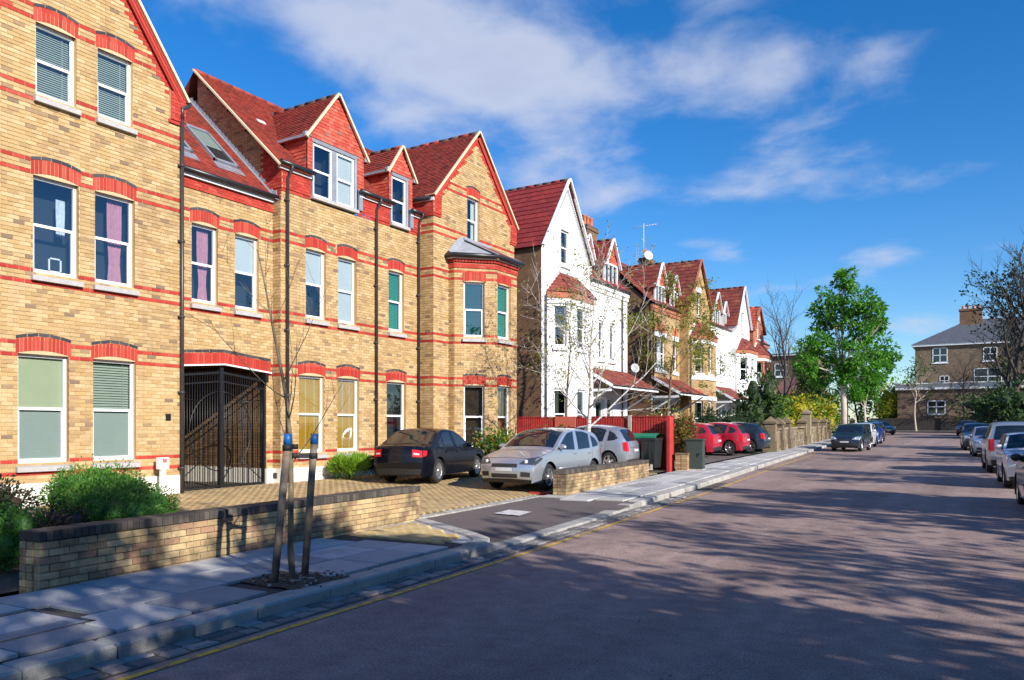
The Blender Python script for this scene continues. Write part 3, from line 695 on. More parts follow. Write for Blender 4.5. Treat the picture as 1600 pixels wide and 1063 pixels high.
# ------------------------------------------------------------------ the yellow brick apartment house
BANDS = {11, 14, 40, 43, 58, 61, 85, 88, 103, 106, 123, 126}
def apartment_house():
    th = thing('apartment_house', (-16, 16, .27), 'long yellow brick house with red brick bands, gables and tiled dormers behind the forecourt', 'house')
    B = Building(th); U, N = (0, 1), (1, 0)
    def win(W, u0, u1, fl, style, **k):
        z0, z1 = {0: (1.12, 3.26), 1: (4.88, 6.79), 2: (8.40, 9.82), 3: (8.36, 9.93)}[fl]
        arch(W, th, u0, u1, z1, .27, .08); o = sash(W, th, u0, u1, z0, z1, style, **k)
        return [(u0, u1, z0 - .02, z1), (u0 - .045, u1 + .045, z1 - .0, z1 + .28)]
    # left gable
    W1 = Wall(B, (-16, 0), U, N); bl = []
    for (a, b, fl, st) in ((7.82, 8.80, 0, 'cream_frost'), (9.30, 10.26, 0, 'slats_frost'), (8.10, 9.00, 1, 'lace'), (9.34, 10.23, 1, 'pink2'), (8.15, 8.95, 2, 'slats'), (9.40, 10.19, 2, 'slats')): bl += win(W1, a, b, fl, st)
    B.lay(W1, 6.94, 11.4, .72, 12.6, bl, BANDS, (9.17, 9.44, 2.23, 1.41, .33), seed=1)
    mb = MB()     # picture frame on the first floor sill
    for q in ((8.50, 8.53, 4.97, 5.26), (8.73, 8.76, 4.97, 5.26), (8.50, 8.76, 4.97, 5.0), (8.50, 8.76, 5.23, 5.26)): W1.bx(mb, *q, -.2, -.22, 'white_frame')
    tag(mb.build('picture_frame'), 'small white picture frame standing inside the left first floor window', 'picture frame')
    Wk = Wall(B, (-16, 0), U, N); B.lay(Wk, 11.08, 11.46, 8.88, 9.52, (), (), allred=True, proud=.07, mort='red_mortar', seed=2)
    mb = MB()
    W1.bx(mb, 11.08, 11.46, 8.885, 9.51, -.3, .058, 'red_mortar'); W1.bx(mb, 11.05, 11.47, 8.80, 8.875, -.3, .05, 'red_brick')
    for k_, off in enumerate((.07, .15, .23)):
        d = Vector((0, -1, 1.41)).normalized(); nrm = Vector((0, -1.41, -1)).normalized(); a = Vector((-15.93, 11.5, 9.47)) + nrm * off; mb.bar(a, a + d * 3.75, .05 + .03 * (2 - k_), .035, 'red_brick', up=(1, 0, 0))
    mb.build('kneeler', th)
    gable_roof(th, -16.0, -22, 9.17, 2.23, 9.50, 1.41, 'clay_tile', seed=11, eave=.10)
    # recessed gate bay
    W2 = Wall(B, (-16.45, 0), U, N); bl = [(11.40, 14.27, 0, 3.60)]
    for (a, b, fl, st) in ((11.99, 12.74, 1, 'pink'), (13.26, 14.02, 1, 'halfblind')): bl += win(W2, a, b, fl, st)
    B.lay(W2, 11.38, 14.49, .72, 7.60, bl, BANDS, seed=3); B.lay(W2, 11.38, 14.49, 7.60, 7.84, (), (), allred=True, proud=.03, mort='red_mortar', seed=4)
    mb = MB(); n = 38; a0, b0 = 11.42, 14.42
    def lift(u): return .13 * (1 - abs(u - 12.9) / 1.5)
    for i in range(n):
        c0 = lerp(a0, b0, i / n) + .004; c1 = lerp(a0, b0, (i + 1) / n) - .004
        f = [W2.P(c0, 3.30 + lift(c0), .012), W2.P(c1, 3.30 + lift(c1), .012), W2.P(c1, 3.575 + lift(c1), .012), W2.P(c0, 3.575 + lift(c0), .012)]; mb.face(f, 'red_brick')
        g = [p - Vector((.1, 0, 0)) for p in f]
        for q in range(4): mb.face([f[q], g[q], g[(q + 1) % 4], f[(q + 1) % 4]], 'red_brick')
    for i in range(1): mb.face([W2.P(a0, 3.27, -.01), W2.P(12.9, 3.45, -.01), W2.P(b0, 3.27, -.01), W2.P(b0, 3.6, -.01), W2.P(12.9, 3.8, -.01), W2.P(a0, 3.6, -.01)], 'red_mortar')
    ar = mb.build('gate_arch', th); mb = MB(); n = 14
    for i in range(n):
        c0 = lerp(a0, b0, i / n) + .006; c1 = lerp(a0, b0, (i + 1) / n) - .006
        mb.prism([W2.P(c0, 3.585 + lift(c0), .014), W2.P(c1, 3.585 + lift(c1), .014), W2.P(c1, 3.655 + lift(c1), .014), W2.P(c0, 3.655 + lift(c0), .014)], (-.04, 0, 0), 'dark_brick')
    mb.build('dark_header', ar); mb = MB()
    for (p, q) in ((a0, 12.9), (12.9, b0)): mb.bar(W2.P(p, 3.275 + lift(p), .01), W2.P(q, 3.275 + lift(q), .01), .14, .035, 'white_frame')
    mb.build('lintel_trim', ar)
    # passage behind the gate
    Wp = Wall(B, (-24, 14.27), (1, 0), (0, -1)); B.lay(Wp, 0, 7.55, .72, 3.5, (), (), seed=5, ymat='brown_brick', mort='grey_mortar')
    mb = MB()
    mb.box((-20.2, 14.28, .47), (7.6, .06, .5), 'plinth'); mb.face([(-24, 11.36, 3.5), (-16.5, 11.36, 3.5), (-16.5, 14.3, 3.5), (-24, 14.3, 3.5)], 'wood_panel')
    mb.face([(-24, 11.36, .2), (-16.5, 11.36, .2), (-16.5, 11.36, 3.5), (-24, 11.36, 3.5)], 'room'); mb.face([(-24, 11.36, .2), (-24, 14.3, .2), (-24, 14.3, 3.5), (-24, 11.36, 3.5)], 'room')
    mb.face([(-24, 11.36, .255), (-16.3, 11.36, .255), (-16.3, 14.3, .275), (-24, 14.3, .275)], 'joint'); mb.build('passage', th)
    mb = MB(); mb.box((-16.36, 12.93, 7.90), (.06, 3.1, .11), 'white_frame'); mb.build('fascia', th); gutter(th, (-16.25, 11.45, 7.98), (-16.25, 14.52, 7.98))
    SL = .935
    def zr2(x): return 8.02 + SL * (-16.35 - x)
    tile_poly('roof', th, [(-16.25, 11.40, zr2(-16.25)), (-16.25, 14.5, zr2(-16.25)), (-20.2, 14.5, zr2(-20.2)), (-20.2, 11.40, zr2(-20.2))], 'clay_tile', seed=21)
    def rooflight(y0, y1, x0, x1):
        mb = MB(); nn = Vector((SL, 0, 1)).normalized()
        P = lambda x, y, h: Vector((x, y, zr2(x))) + nn * h
        for (xa, xb, ya, yb) in ((x0, x0 - .08, y0, y1), (x1 + .08, x1, y0, y1), (x0, x1, y0, y0 + .07), (x0, x1, y1 - .07, y1)):
            mb.prism([P(xa, ya, .0), P(xa, yb, .0), P(xb, yb, .0), P(xb, ya, .0)], nn * .09, 'lead')
        mb.prism([P(x0 + .22, y0 - .06, .012), P(x0 + .22, y1 + .06, .012), P(x0, y1 + .06, .016), P(x0, y0 - .06, .016)], nn * .012, 'lead')
        o = mb.build('roof_window', th); g = MB(); g.face([P(x0 - .06, y0 + .05, .07), P(x0 - .06, y1 - .05, .07), P(x1 + .06, y1 - .05, .07), P(x1 + .06, y0 + .05, .07)], 'window_glass'); g.build('pane', o)
        g = MB(); g.face([P(x0 - .06, y0 + .05, .03), P(x0 - .06, y1 - .05, .03), P(x1 + .06, y1 - .05, .03), P(x1 + .06, y0 + .05, .03)], 'unlit_room'); g.face([P(lerp(x0, x1, .45), y0 + .06, .05), P(lerp(x0, x1, .45), y1 - .06, .05), P(x1 + .06, y1 - .06, .05), P(x1 + .06, y0 + .06, .05)], 'blind_frost'); g.build('blind', o)
    rooflight(11.55, 12.45, -17.05, -18.3); rooflight(13.1, 13.85, -17.05, -18.35)
    # return and gable wall of the middle block over the lower roof
    Wr = Wall(B, (-16.45, 14.49), (1, 0), (0, -1)); B.lay(Wr, 0, .32, .72, 8.12, (), BANDS, seed=6)
    Wr2 = Wall(B, (-19.6, 14.49), (1, 0), (0, -1))
    B.lay(Wr2, 0, 3.47, 7.9, 12.1, (), (), clip=lambda u, z: zr2(-19.6 + u) - .1 < z < 8.80 + SL * (3.47 - u), redzone=lambda u, z: u > 2.75, seed=7)
    mb = MB()    # stepped lead flashing along the lower roof
    for i in range(26):
        x = -16.35 - i * .14; mb.box((x, 14.475, zr2(x) + .085), (.135, .02, .15), 'lead_light')
    mb.bar((-16.2, 14.43, zr2(-16.2) + .03), (-20.1, 14.43, zr2(-20.1) + .03), .12, .02, 'lead', up=(SL, 0, 1)); mb.build('flashing', th)
    # middle block
    W3 = Wall(B, (-16.13, 0), U, N); bl = []
    for (a, b, fl, st) in ((15.38, 16.14, 1, 'halfblind'), (16.63, 17.40, 1, 'white'), (18.86, 19.61, 1, 'green'), (15.12, 16.09, 0, 'yellow'), (16.60, 17.51, 0, 'yellow2'), (18.77, 19.71, 0, 'plain')): bl += win(W3, a, b, fl, st, silmat='stone_sill')
    B.lay(W3, 14.49, 20.45, .72, 8.16, bl, BANDS, seed=8)
    dm = [(15.52, 17.42, 8, 9.9), (18.88, 19.82, 8, 9.9)]
    B.lay(W3, 14.49, 20.45, 8.16, 8.24, dm, (), allred=True, proud=.02, mort='red_mortar', seed=9); B.lay(W3, 14.49, 20.45, 8.24, 8.72, dm, (), allred=True, proud=.045, mort='red_mortar', seed=10)
    Wk3 = Wall(B, (-16.45, 14.47), (1, 0), (0, -1)); B.lay(Wk3, -.5, .37, 8.24, 8.72, (), (), allred=True, proud=.0, mort='red_mortar', seed=12)
    mb = MB(); mb2 = MB()
    for (a, b) in ((14.36, 15.50), (17.44, 18.86), (19.84, 20.42)):
        mb.box((-16.05, (a + b) / 2, 8.765), (.07, b - a, .10), 'white_frame')
        gutter(th, (-15.93, a - .05, 8.86), (-15.93, b + .03, 8.86))
    mb.build('fascia', th)
    def zr3(x): return 8.86 + SL * (-16.05 - x)
    for (a, b, xl) in ((14.28, 15.42, -15.95), (15.42, 17.62, -16.9), (17.62, 18.82, -15.95), (18.82, 19.95, -16.8), (19.95, 23.0, -15.95)):
        tile_poly('roof', th, [(xl, a, zr3(xl)), (xl, b, zr3(xl)), (-19.5, b, zr3(-19.5)), (-19.5, a, zr3(-19.5))], 'clay_tile', seed=int(a * 10))
    mb = MB(); mb.face([(-19.5, 14.3, zr3(-19.5)), (-19.5, 23, zr3(-19.5)), (-23.2, 23, 8.6), (-23.2, 14.3, 8.6)], 'under_tile'); mb.build('rear_slope', th)
    mb = MB(); mb.bar((-15.93, 14.27, zr3(-15.93) + .02), (-19.5, 14.27, zr3(-19.5) + .02), .06, .05, 'verge_cream', up=(SL, 0, 1)); mb.build('verge', th)
    mb = MB(); y = 14.3
    while y < 21: mb.tube([(-19.5, y, zr3(-19.5)), (-19.5, y + .42, zr3(-19.5))], .075, 'clay_tile', 8); y += .43
    mb.build('ridge_tiles', th)
    mb = MB(); x_ = -17.9; mb.box((x_, 15.35, zr3(x_) + .05), (.14, .26, .03), 'white_frame', rot=Matrix.Rotation(R(43), 3, 'Y')); mb.build('roof_vent', th)
    # dormers
    def dormer(y0, y1, wins, styles, zap, seed):
        yc = (y0 + y1) / 2; half = (y1 - y0) / 2; ze = 9.97; sl = (zap - ze) / half; XF = -16.10
        do = MB(); Wd = Wall(B, (XF, 0), U, N)
        # lead faced frame around the windows
        Wd.bx(do, y0 + .17, y1 - .17, 9.80, 9.90, -.15, .03, 'lead')
        for q in range(len(wins) - 1): Wd.bx(do, wins[q][1], wins[q + 1][0], 8.3, 9.8, -.12, .0, 'lead')
        Wd.bx(do, wins[-1][1], wins[-1][1] + .10, 8.3, 9.8, -.12, .02, 'lead_light'); Wd.bx(do, wins[0][0] - .05, wins[0][0], 8.3, 9.8, -.12, .01, 'lead')
        Wd.bx(do, wins[0][0] - .08, wins[-1][1] + .12, 8.20, 8.29, -.1, .10, 'stone_sill')
        dob = do.build('dormer', th)
        for (a, b), st in zip(wins, styles): sash(Wd, th, a, b, 8.29, 9.78, st, rv=.02, with_sill=False, head=.02, reveal='lead')
        # tile hung front
        def hung(poly, sd): tile_poly('hung_tiles', dob, poly, 'hung_tile', .165, .10, .018, sd)
        hung([(XF + .02, y0, 9.0), (XF + .02, wins[0][0] - .05, 9.0), (XF + .02, wins[0][0] - .05, 9.95), (XF + .02, y0, 9.95)], seed)
        hung([(XF + .02, wins[-1][1] + .10, 8.9), (XF + .02, y1, 8.9), (XF + .02, y1, 9.95), (XF + .02, wins[-1][1] + .10, 9.95)], seed + 1)
        hung([(XF + .03, y0, 9.91), (XF + .03, y1, 9.91), (XF + .03, yc, zap - .02)], seed + 2)
        # cheeks
        for (yy, sg) in ((y0, -1), (y1, 1)):
            xb_ = -16.05 - (ze - 8.86) / SL
            pts = [(xb_, yy, ze), (XF, yy, ze), (XF, yy, zr3(XF) - .0)] if sg < 0 else [(XF, yy, ze), (xb_, yy, ze), (XF, yy, zr3(XF))]
            tri = [(xb_ - .6, yy, zr3(XF)), (XF, yy, zr3(XF)), (XF, yy, ze), (xb_ - .0, yy, ze)] if sg < 0 else [(XF, yy, zr3(XF)), (xb_ - .6, yy, zr3(XF)), (xb_, yy, ze), (XF, yy, ze)]
            hung(tri, seed + 5)
        xr = -16.05 - (zap - 8.86) / SL - .1
        gable_roof(dob, XF, xr, yc, half, ze, sl, 'clay_tile', seed=seed + 7, eave=.13, front_over=.12, name='dormer_roof')
        mb = MB()
        for yy in (y0 - .07, y1 + .07):
            mb.box((lerp(XF, -17.3, .45), yy, ze - .10), (1.15, .14, .08), 'lead_light')
            mb.prism([(XF + .10, yy - .07, ze - .15), (XF + .10, yy + .07, ze - .15), (XF + .10, yy + .07, ze + .04), (XF + .10, yy - .07, ze + .0)], (-.1, 0, 0), 'lead_light')
        mb.build('soffit', dob)
        mb = MB(); mb.box((XF + .05, wins[-1][1] + .22, 8.62), (.05, .16, .62), 'lead'); mb.build('lead_apron', dob)
    dormer(15.38, 17.65, [(15.62, 16.37), (16.55, 17.27)], ['plain', 'white'], 11.42, 40); dormer(18.80, 19.97, [(18.97, 19.68)], ['plain'], 10.80, 60)
    # right gable with bay
    W4 = Wall(B, (-15.57, 0), U, N); bl = win(W4, 22.39, 23.15, 3, 'drapes', with_sill=True) + [(21.29, 24.65, 0, 7.55)]
    B.lay(W4, 20.45, 25.55, .72, 12.3, bl, BANDS, (23.0, 9.45, 2.55, 1.10, .34), seed=13)
    W5 = Wall(B, (-17, 20.45), (1, 0), (0, -1)); B.lay(W5, 0, 1.43, .72, 8.84, (), BANDS, seed=14); B.lay(W5, 0, 1.47, 8.84, 9.4, (), (), allred=True, proud=.05, mort='red_mortar', seed=15)
    B.lay(W4, 20.40, 20.82, 8.88, 9.52, (), (), allred=True, proud=.07, mort='red_mortar', seed=16); B.lay(W4, 25.2, 25.62, 8.88, 9.52, (), (), allred=True, proud=.07, mort='red_mortar', seed=17)
    mb = MB()
    for (a, b) in ((20.40, 20.82), (25.2, 25.62)): W4.bx(mb, a, b, 8.885, 9.51, -.3, .058, 'red_mortar'); W4.bx(mb, a, b, 8.8, 8.876, -.3, .045, 'red_brick')
    for sg in (-1, 1):
        for k_, off in enumerate((.07, .15)):
            d = Vector((0, -sg, 1.10)).normalized(); nrm = Vector((0, -sg * 1.10, -1)).normalized(); a = Vector((-15.52, 23 + sg * 2.6, 9.50)) + nrm * off; mb.bar(a, a + d * 3.66, .08 - .03 * k_, .035, 'red_brick', up=(1, 0, 0))
    mb.build('kneeler', th)
    gable_roof(th, -15.57, -22, 23.0, 2.55, 9.52, 1.10, 'clay_tile', seed=80, eave=.10)
    gutter(th, (-15.6, 20.30, 9.36), (-17.2, 20.30, 9.36)); mb = MB(); mb.box((-16.3, 20.38, 9.33), (1.6, .04, .1), 'white_frame'); mb.build('fascia', th)
    # bay
    s2 = math.sqrt(.5); fz_ = [(Wall(B, (-15.57, 21.29), (1, 0), (0, -1)), .24), (Wall(B, (-15.33, 21.29), (s2, s2), (s2, -s2)), 1.414), (Wall(B, (-14.33, 22.29), (0, 1), (1, 0)), 1.40), (Wall(B, (-14.33, 23.69), (-s2, s2), (s2, s2)), 1.414), (Wall(B, (-15.33, 24.69), (-1, 0), (0, 1)), .24)]
    for i, (Wb, ln) in enumerate(fz_):
        bl = []
        if i in (1, 2, 3):
            a, b = {1: (.32, 1.04), 2: (.14, .98), 3: (.36, 1.06)}[i]
            for (z0, z1, st) in ((1.12, 3.24, 'brown'), (4.88, 6.74, 'green')):
                arch(Wb, th, a, b, z1, .29, .05, dark=(z0 < 3)); sash(Wb, th, a, b, z0, z1, st); bl += [(a, b, z0 - .02, z1), (a - .045, b + .045, z1, z1 + .29)]
        B.lay(Wb, 0, ln, .72, 7.16, bl, BANDS, seed=20 + i); B.lay(Wb, -.02, ln + .02, 7.16, 7.40, (), (), allred=True, proud=.03, mort='red_mortar', seed=30 + i)
        mb = MB(); u = .03
        while u < ln: Wb.bx(mb, u, u + .055, 7.40, 7.47, 0, .085, 'red_brick'); u += .11
        Wb.bx(mb, -.04, ln + .04, 7.395, 7.50, -.1, .05, 'red_brick'); Wb.bx(mb, -.05, ln + .05, 7.50, 7.535, -.1, .12, 'white_frame'); mb.build('cornice', th)
        mb = MB(); Wb.bx(mb, 0, ln, .2, .72, -.05, .035, 'plinth'); mb.build('plinth', th)
    e = [(-15.50, 21.08), (-15.24, 21.07), (-14.12, 22.20), (-14.12, 23.78), (-15.24, 24.91), (-15.50, 24.90)]; zg = 7.60
    mb = MB(); mb.tube([(x, y, zg) for x, y in e], .075, 'gutter_black', 10); mb.build('gutter', th)
    t0, t1 = (-15.56, 22.15, 8.34), (-15.56, 23.83, 8.34); E_ = [(x, y, zg + .03) for x, y in e]
    mb = MB(); mb.face([E_[1], E_[2], t0], 'lead_light'); mb.build('bay_roof_lead', th); tile_poly('bay_roof', th, [E_[2], E_[3], t1, t0], 'clay_tile', seed=71); tile_poly('bay_roof', th, [E_[3], E_[4], t1], 'clay_tile', seed=72)
    mb = MB()
    for (a, c) in ((E_[2], t0), (E_[3], t1)): mb.bar(Vector(a) + Vector((0, 0, .03)), Vector(c) + Vector((0, 0, .03)), .22, .03, 'lead_light', up=(1, 0, 1))
    mb.bar(Vector(E_[1]) + Vector((-.06, 0, .03)), Vector(t0) + Vector((-.0, -.06, .05)), .22, .03, 'lead_light', up=(1, -1, .3)); mb.bar(Vector(t0) + Vector((.03, 0, .03)), Vector(t1) + Vector((.03, 0, .03)), .05, .12, 'lead_light'); mb.build('lead_hips', th)
    # plinth, pipes, boxes
    for (Wb, a, b, n1) in ((W1, 6.94, 11.41, .03), (W3, 14.49, 20.45, .03), (W4, 20.45, 21.29, .03), (W4, 24.69, 25.55, .03), (W2, 14.27, 14.485, .05), (Wr, 0, .35, .03)):
        mb = MB(); Wb.bx(mb, a, b, .1, .72, -.1, n1, 'plinth'); mb.build('plinth', th)
    downpipe(th, -16.0, 11.36, .25, 9.0); downpipe(th, -16.13, 14.66, .3, 8.85, offset=1); downpipe(th, -16.13, 18.22, .3, 8.85, offset=1); downpipe(th, -16.13, 20.30, .3, 8.9, offset=1)
    mb = MB(); mb.tube([(-15.92, 11.36, 8.95), (-15.92, 11.36, 9.2), (-15.95, 11.55, 9.32), (-16.0, 11.62, 9.42)], .045, 'pipe_iron', 10); mb.build('downpipe', th)
    mb = MB(); W1.bx(mb, 10.98, 11.10, 1.98, 2.13, 0, .03, 'black_iron'); mb.build('vent_plate', th); mb = MB(); Wr.bx(mb, .08, .2, .45, .6, .03, .05, 'black_iron'); mb.build('vent_plate', th)
    B.finish()
    # dark core so that no daylight leaks through the shell
    return th
apartment_house()
def side_block():
    """rest of the terrace left of the picture, only its corner could be seen from a step aside"""
    th = thing('neighbouring_house', (-18, 3.5, .2), 'plain yellow brick wing continuing left of the nearest gable', 'house')
    mb = MB(); mb.box((-19.2, 3.4, 4.1), (5.2, 7.06, 7.8), 'yellow_brick'); mb.build('wall', th)
    tile_poly('roof', th, [(-16.4, -.2, 7.95), (-16.4, 6.9, 7.95), (-19.6, 6.9, 11.0), (-19.6, -.2, 11.0)], 'clay_tile', .3, .2, seed=3)
side_block()
def gate():
    th = thing('entrance_gate', (-16.52, 12.9, .27), 'tall black wrought iron double gate with a ring pattern under the red arch', 'gate')
    X = -16.50; zb = .32
    def zt(y): return 3.05 + .15 * (1 - abs(y - 12.88) / 1.4)
    for (a, b) in ((11.47, 12.84), (12.90, 14.24)):
        mb = MB()
        for y in (a, b): mb.box((X, y, (zb + zt(y)) / 2), (.05, .055, zt(y) - zb), 'black_iron')
        mb.box((X, (a + b) / 2, zb + .03), (.04, b - a, .05), 'black_iron'); mb.bar((X, a, zt(a)), (X, b, zt(b)), .04, .05, 'black_iron'); mb.bar((X, a, zt(a) - .22), (X, b, zt(b) - .22), .035, .035, 'black_iron')
        fr = mb.build('gate_leaf', th); n = 19
        for i in range(1, n):
            y = lerp(a, b, i / n); mb = MB(); mb.tube([(X, y, zb), (X, y, zt(y) + .06)], .009, 'black_iron', 6); mb.build('bar', fr)
        mb = MB(); sg = -1 if a < 12 else 1; cz = 1.72; pts = []
        for q in range(17):
            t = R(90 + (180 * q / 16) * (1 if sg < 0 else -1)); pts.append((X + .015, 12.87 + .92 * math.cos(t), cz + 1.0 * math.sin(t)))
        mb.tube(pts, .014, 'black_iron', 6)
        for (t, ey, ez) in ((R(228 if sg < 0 else -48), a if sg < 0 else b, zb + .05), (R(132 if sg < 0 else 48), a if sg < 0 else b, 2.55)): mb.tube([(X + .015, 12.87 + .92 * math.cos(t), cz + math.sin(t)), (X + .015, ey, ez)], .013, 'black_iron', 6)
        mb.build('ring', fr)
    mb = MB(); mb.box((X, 12.87, 1.8), (.09, .10, 3.05), 'black_iron'); mb.build('post', th)
    mb = MB(); mb.box((X + .1, 14.2, 3.12), (.14, .1, .22), 'black_iron'); mb.build('closer_box', th)
gate()
# ------------------------------------------------------------------ the older houses further down the street
brick_tex_mat('stock_brick', (.46, .30, .125), (.36, .22, .09), (.36, .29, .18)); brick_tex_mat('side_brick', (.23, .11, .055), (.15, .08, .045), (.20, .14, .085)); brick_tex_mat('rust_brick', (.46, .13, .06), (.36, .10, .05), (.36, .24, .16)); brick_tex_mat('dun_brick', (.24, .155, .085), (.12, .085, .06), (.16, .13, .10))  # side_brick: brown brick darkened to put shade into the flank walls
M('terracotta', (.50, .15, .07), .8, .2, 8); M('moss', (.16, .15, .03), .95, .35, 9, .5); M('grey_slate', (.10, .105, .12), .6, .25, 4); M('galvanised', (.55, .57, .60), .45, .1, 8); M('door_green', (.03, .05, .05), .5, .1)
def vhouse(label, g0, g1, w0, w1, wallm, wins, dorms, chim, Xg=-15.55, Xw=-16.1, roof='pantile', sidewall=None, trim='white_frame', bayroof='brown_tile', arches=False, seed=0, zap=12.4, tw=.30, gauge=.30, roofcol=None, side='left', cap=None, pattern=False):
    gc = (g0 + g1) / 2; half = (g1 - g0) / 2; zb = gz(gc); th = thing('terraced_house', (Xg - 2, gc, zb), label, 'house', 'old terraced houses down the street')
    B = Building(th); U, N = (0, 1), (1, 0); ze = 9.35; sl = (zap - ze) / half
    Wg = Wall(B, (Xg, 0), U, N); s2 = math.sqrt(.5); b0, b1 = gc - 1.78, gc + 1.88; cd = .70
    gw = (gc - .55, gc + .25, 8.86, 10.3)
    B.lay(Wg, g0, g1, 0.0, zap, [(b0, b1, 0, 7.2), gw], (), (gc, ze, half, sl, 0), plain=True, mort=wallm)
    sash(Wg, th, gw[0], gw[1], gw[2], gw[3], 'plain', reveal=wallm, silmat=trim)
    if arches:
        mb = MB(); Wg.bx(mb, gw[0] - .1, gw[1] + .1, gw[3], gw[3] + .3, -.05, .03, trim); mb.build('lintel', th)
        mb = MB(); Wg.q(mb, gc - .0, gc + .0, 10.6, 10.9, .01, 'rust_brick')
        mb.prism([Wg.P(gw[0] - .1, 10.62, .02), Wg.P(gw[1] + .1, 10.62, .02), Wg.P((gw[0] + gw[1]) / 2, 11.15, .02)], (-.03, 0, 0), 'stock_brick')
        for q in (-1, 1): mb.bar(Wg.P((gw[0] + gw[1]) / 2 + q * .55, 10.6, .03), Wg.P((gw[0] + gw[1]) / 2, 11.2, .03), .08, .06, 'rust_brick', up=(1, 0, 0))
        mb.build('relieving_arch', th)
    Ww = Wall(B, (Xw, 0), U, N); ops = []
    for (a, b) in wins:
        ops.append((a, b, 5.17, 7.0)); n = 2 if b - a > 1.3 else 1
        for q in range(n):
            ua, ub = lerp(a, b, q / n) + (.06 if q else 0), lerp(a, b, (q + 1) / n) - (.06 if q < n - 1 else 0)
            sash(Ww, th, ua, ub, 5.17, 7.0, 'plain', reveal=wallm, silmat=trim)
        if n == 2: mb = MB(); Ww.bx(mb, (a + b) / 2 - .07, (a + b) / 2 + .07, 5.17, 7.0, -.15, -.01, trim); mb.build('mullion', th)
        if arches:
            mb = MB(); Ww.bx(mb, a - .12, b + .12, 7.0, 7.28, -.05, .04, trim); Ww.bx(mb, a - .12, b + .12, 4.95, 5.12, -.05, .08, trim); mb.build('lintel', th)
            mb = MB(); n_ = 9; um = (a + b) / 2; hw = (b - a) / 2 + .1; rs = .55 if b - a > 1.3 else .5
            pts = [Ww.P(um + hw * math.cos(math.pi * q / n_), 7.29 + rs * math.sin(math.pi * q / n_) ** .8, .03) for q in range(n_ + 1)]; mb.prism(pts, (-.05, 0, 0), 'terracotta'); mb.build('relieving_arch', th)
    gfo = [(w0 + .5, w0 + 1.25, 1.3, 3.25), (w0 + 1.7, w0 + 2.6, .6, 3.1), (w0 + 3.0, w0 + 3.7, 1.3, 3.25)]
    B.lay(Ww, w0, w1, 0.0, 8.72, ops + gfo, (), plain=True, mort=wallm)
    for (a, b, za, zb_) in gfo: sash(Ww, th, a, b, za + zb * 0, zb_, 'plain', reveal=wallm, silmat=trim)
    mb = MB(); Ww.bx(mb, w0, w1, 3.35, 3.6, -.05, .05, trim)
    for u in (w0 + .2, w0 + 1.45, w0 + 2.8, w1 - .3): Ww.bx(mb, u - .08, u + .08, .5, 3.35, -.02, .06, trim)
    mb.build('porch_trim', th)
    # returns
    for (yy, xa, xb) in (((g0, Xw - .5, Xg) if w1 <= g0 + .3 else (g0, -23, Xg)), ((w0, -23, Xw) if w0 < g0 else (w1, Xw - 6, Xw))):
        Wn = Wall(B, (xa, yy), (1, 0), (0, -1)); B.lay(Wn, 0, xb - xa, 0, 9.3 if yy == g0 else 8.72, (), (), plain=True, mort=(sidewall or wallm) if xa < -20 else wallm)
    if w0 < g0:      # gable end of the wing roof seen above
        mb = MB(); mb.face([(Xw, w0, 8.7), (-19.6, w0, 11.9), (-23, w0, 8.7)], sidewall or wallm); mb.build('gable_end', th)
    else: mb = MB(); mb.face([(Xw, w1, 0), (-23, w1, 0), (-23, w1, 8.7), (-19.6, w1, 11.9), (Xw, w1, 8.7)], sidewall or wallm); mb.build('gable_end', th)
    # corbel course in red brick
    mb = MB(); Ww.bx(mb, w0 - .02, w1, 8.36, 8.72, -.05, .06, 'rust_brick' if arches else wallm); Ww.bx(mb, w0 - .04, w1, 8.55, 8.74, -.05, .11, 'rust_brick' if arches else trim); mb.build('cornice', th)
    if arches: 
        mb = MB(); Wn = Wall(B, (-17, g0), (1, 0), (0, -1)); Wn.bx(mb, 0, 1.47, 8.6, 9.3, -.02, .04, 'rust_brick'); mb.build('corbel', th)
    gutter(th, (Xw + .16, w0, 8.80), (Xw + .16, w1, 8.80))
    S = .93
    def zw(x): return 8.82 + S * (Xw + .1 - x)
    tile_poly('roof', th, [(Xw + .1, w0 - .1, zw(Xw + .1)), (Xw + .1, w1 + .3, zw(Xw + .1)), (-19.6, w1 + .3, zw(-19.6)), (-19.6, w0 - .1, zw(-19.6))], roof, tw, gauge, .03, seed)
    gable_roof(th, Xg, -23, gc, half, ze + .06, sl, roof, tw, gauge, verge=trim if not arches else 'rust_brick', ridge='ridge_dark', eave=.12, seed=seed + 3, front_over=.14, vw=.12, th=.03)
    if not arches:
        mb = MB()
        for sg in (-1, 1): mb.bar((Xg + .05, gc + sg * (half - .1), ze - .12), (Xg + .05, gc, zap - .38), .05, .03, 'lead_light', up=(1, 0, 0))
        mb.build('verge_moulding', th)
    # dormers
    for (y0, y1, zapx) in dorms:
        XF = Xw - .25; Wd = Wall(B, (XF, 0), U, N); yc = (y0 + y1) / 2; hf = (y1 - y0) / 2; mb = MB()
        for yy in (y0, y1): Wd.bx(mb, yy - .05, yy + .05, 8.85, 10.12, -.08, .03, trim)
        Wd.bx(mb, y0, y1, 8.82, 8.95, -.08, .06, trim); Wd.bx(mb, y0, y1, 10.02, 10.16, -.08, .035, trim)
        n = 3 if hf > .6 else 2
        for q in range(1, n): u = lerp(y0, y1, q / n); Wd.bx(mb, u - .03, u + .03, 8.95, 10.05, -.06, .02, trim)
        d = mb.build('dormer', th); g = MB(); Wd.q(g, y0, y1, 8.95, 10.05, -.03, 'window_glass'); g.build('pane', d); g = MB(); Wd.q(g, y0, y1, 8.95, 10.05, -.25, 'unlit_room'); g.build('room', d)  # dark sheet behind the pane stands for the unlit room
        g = MB()
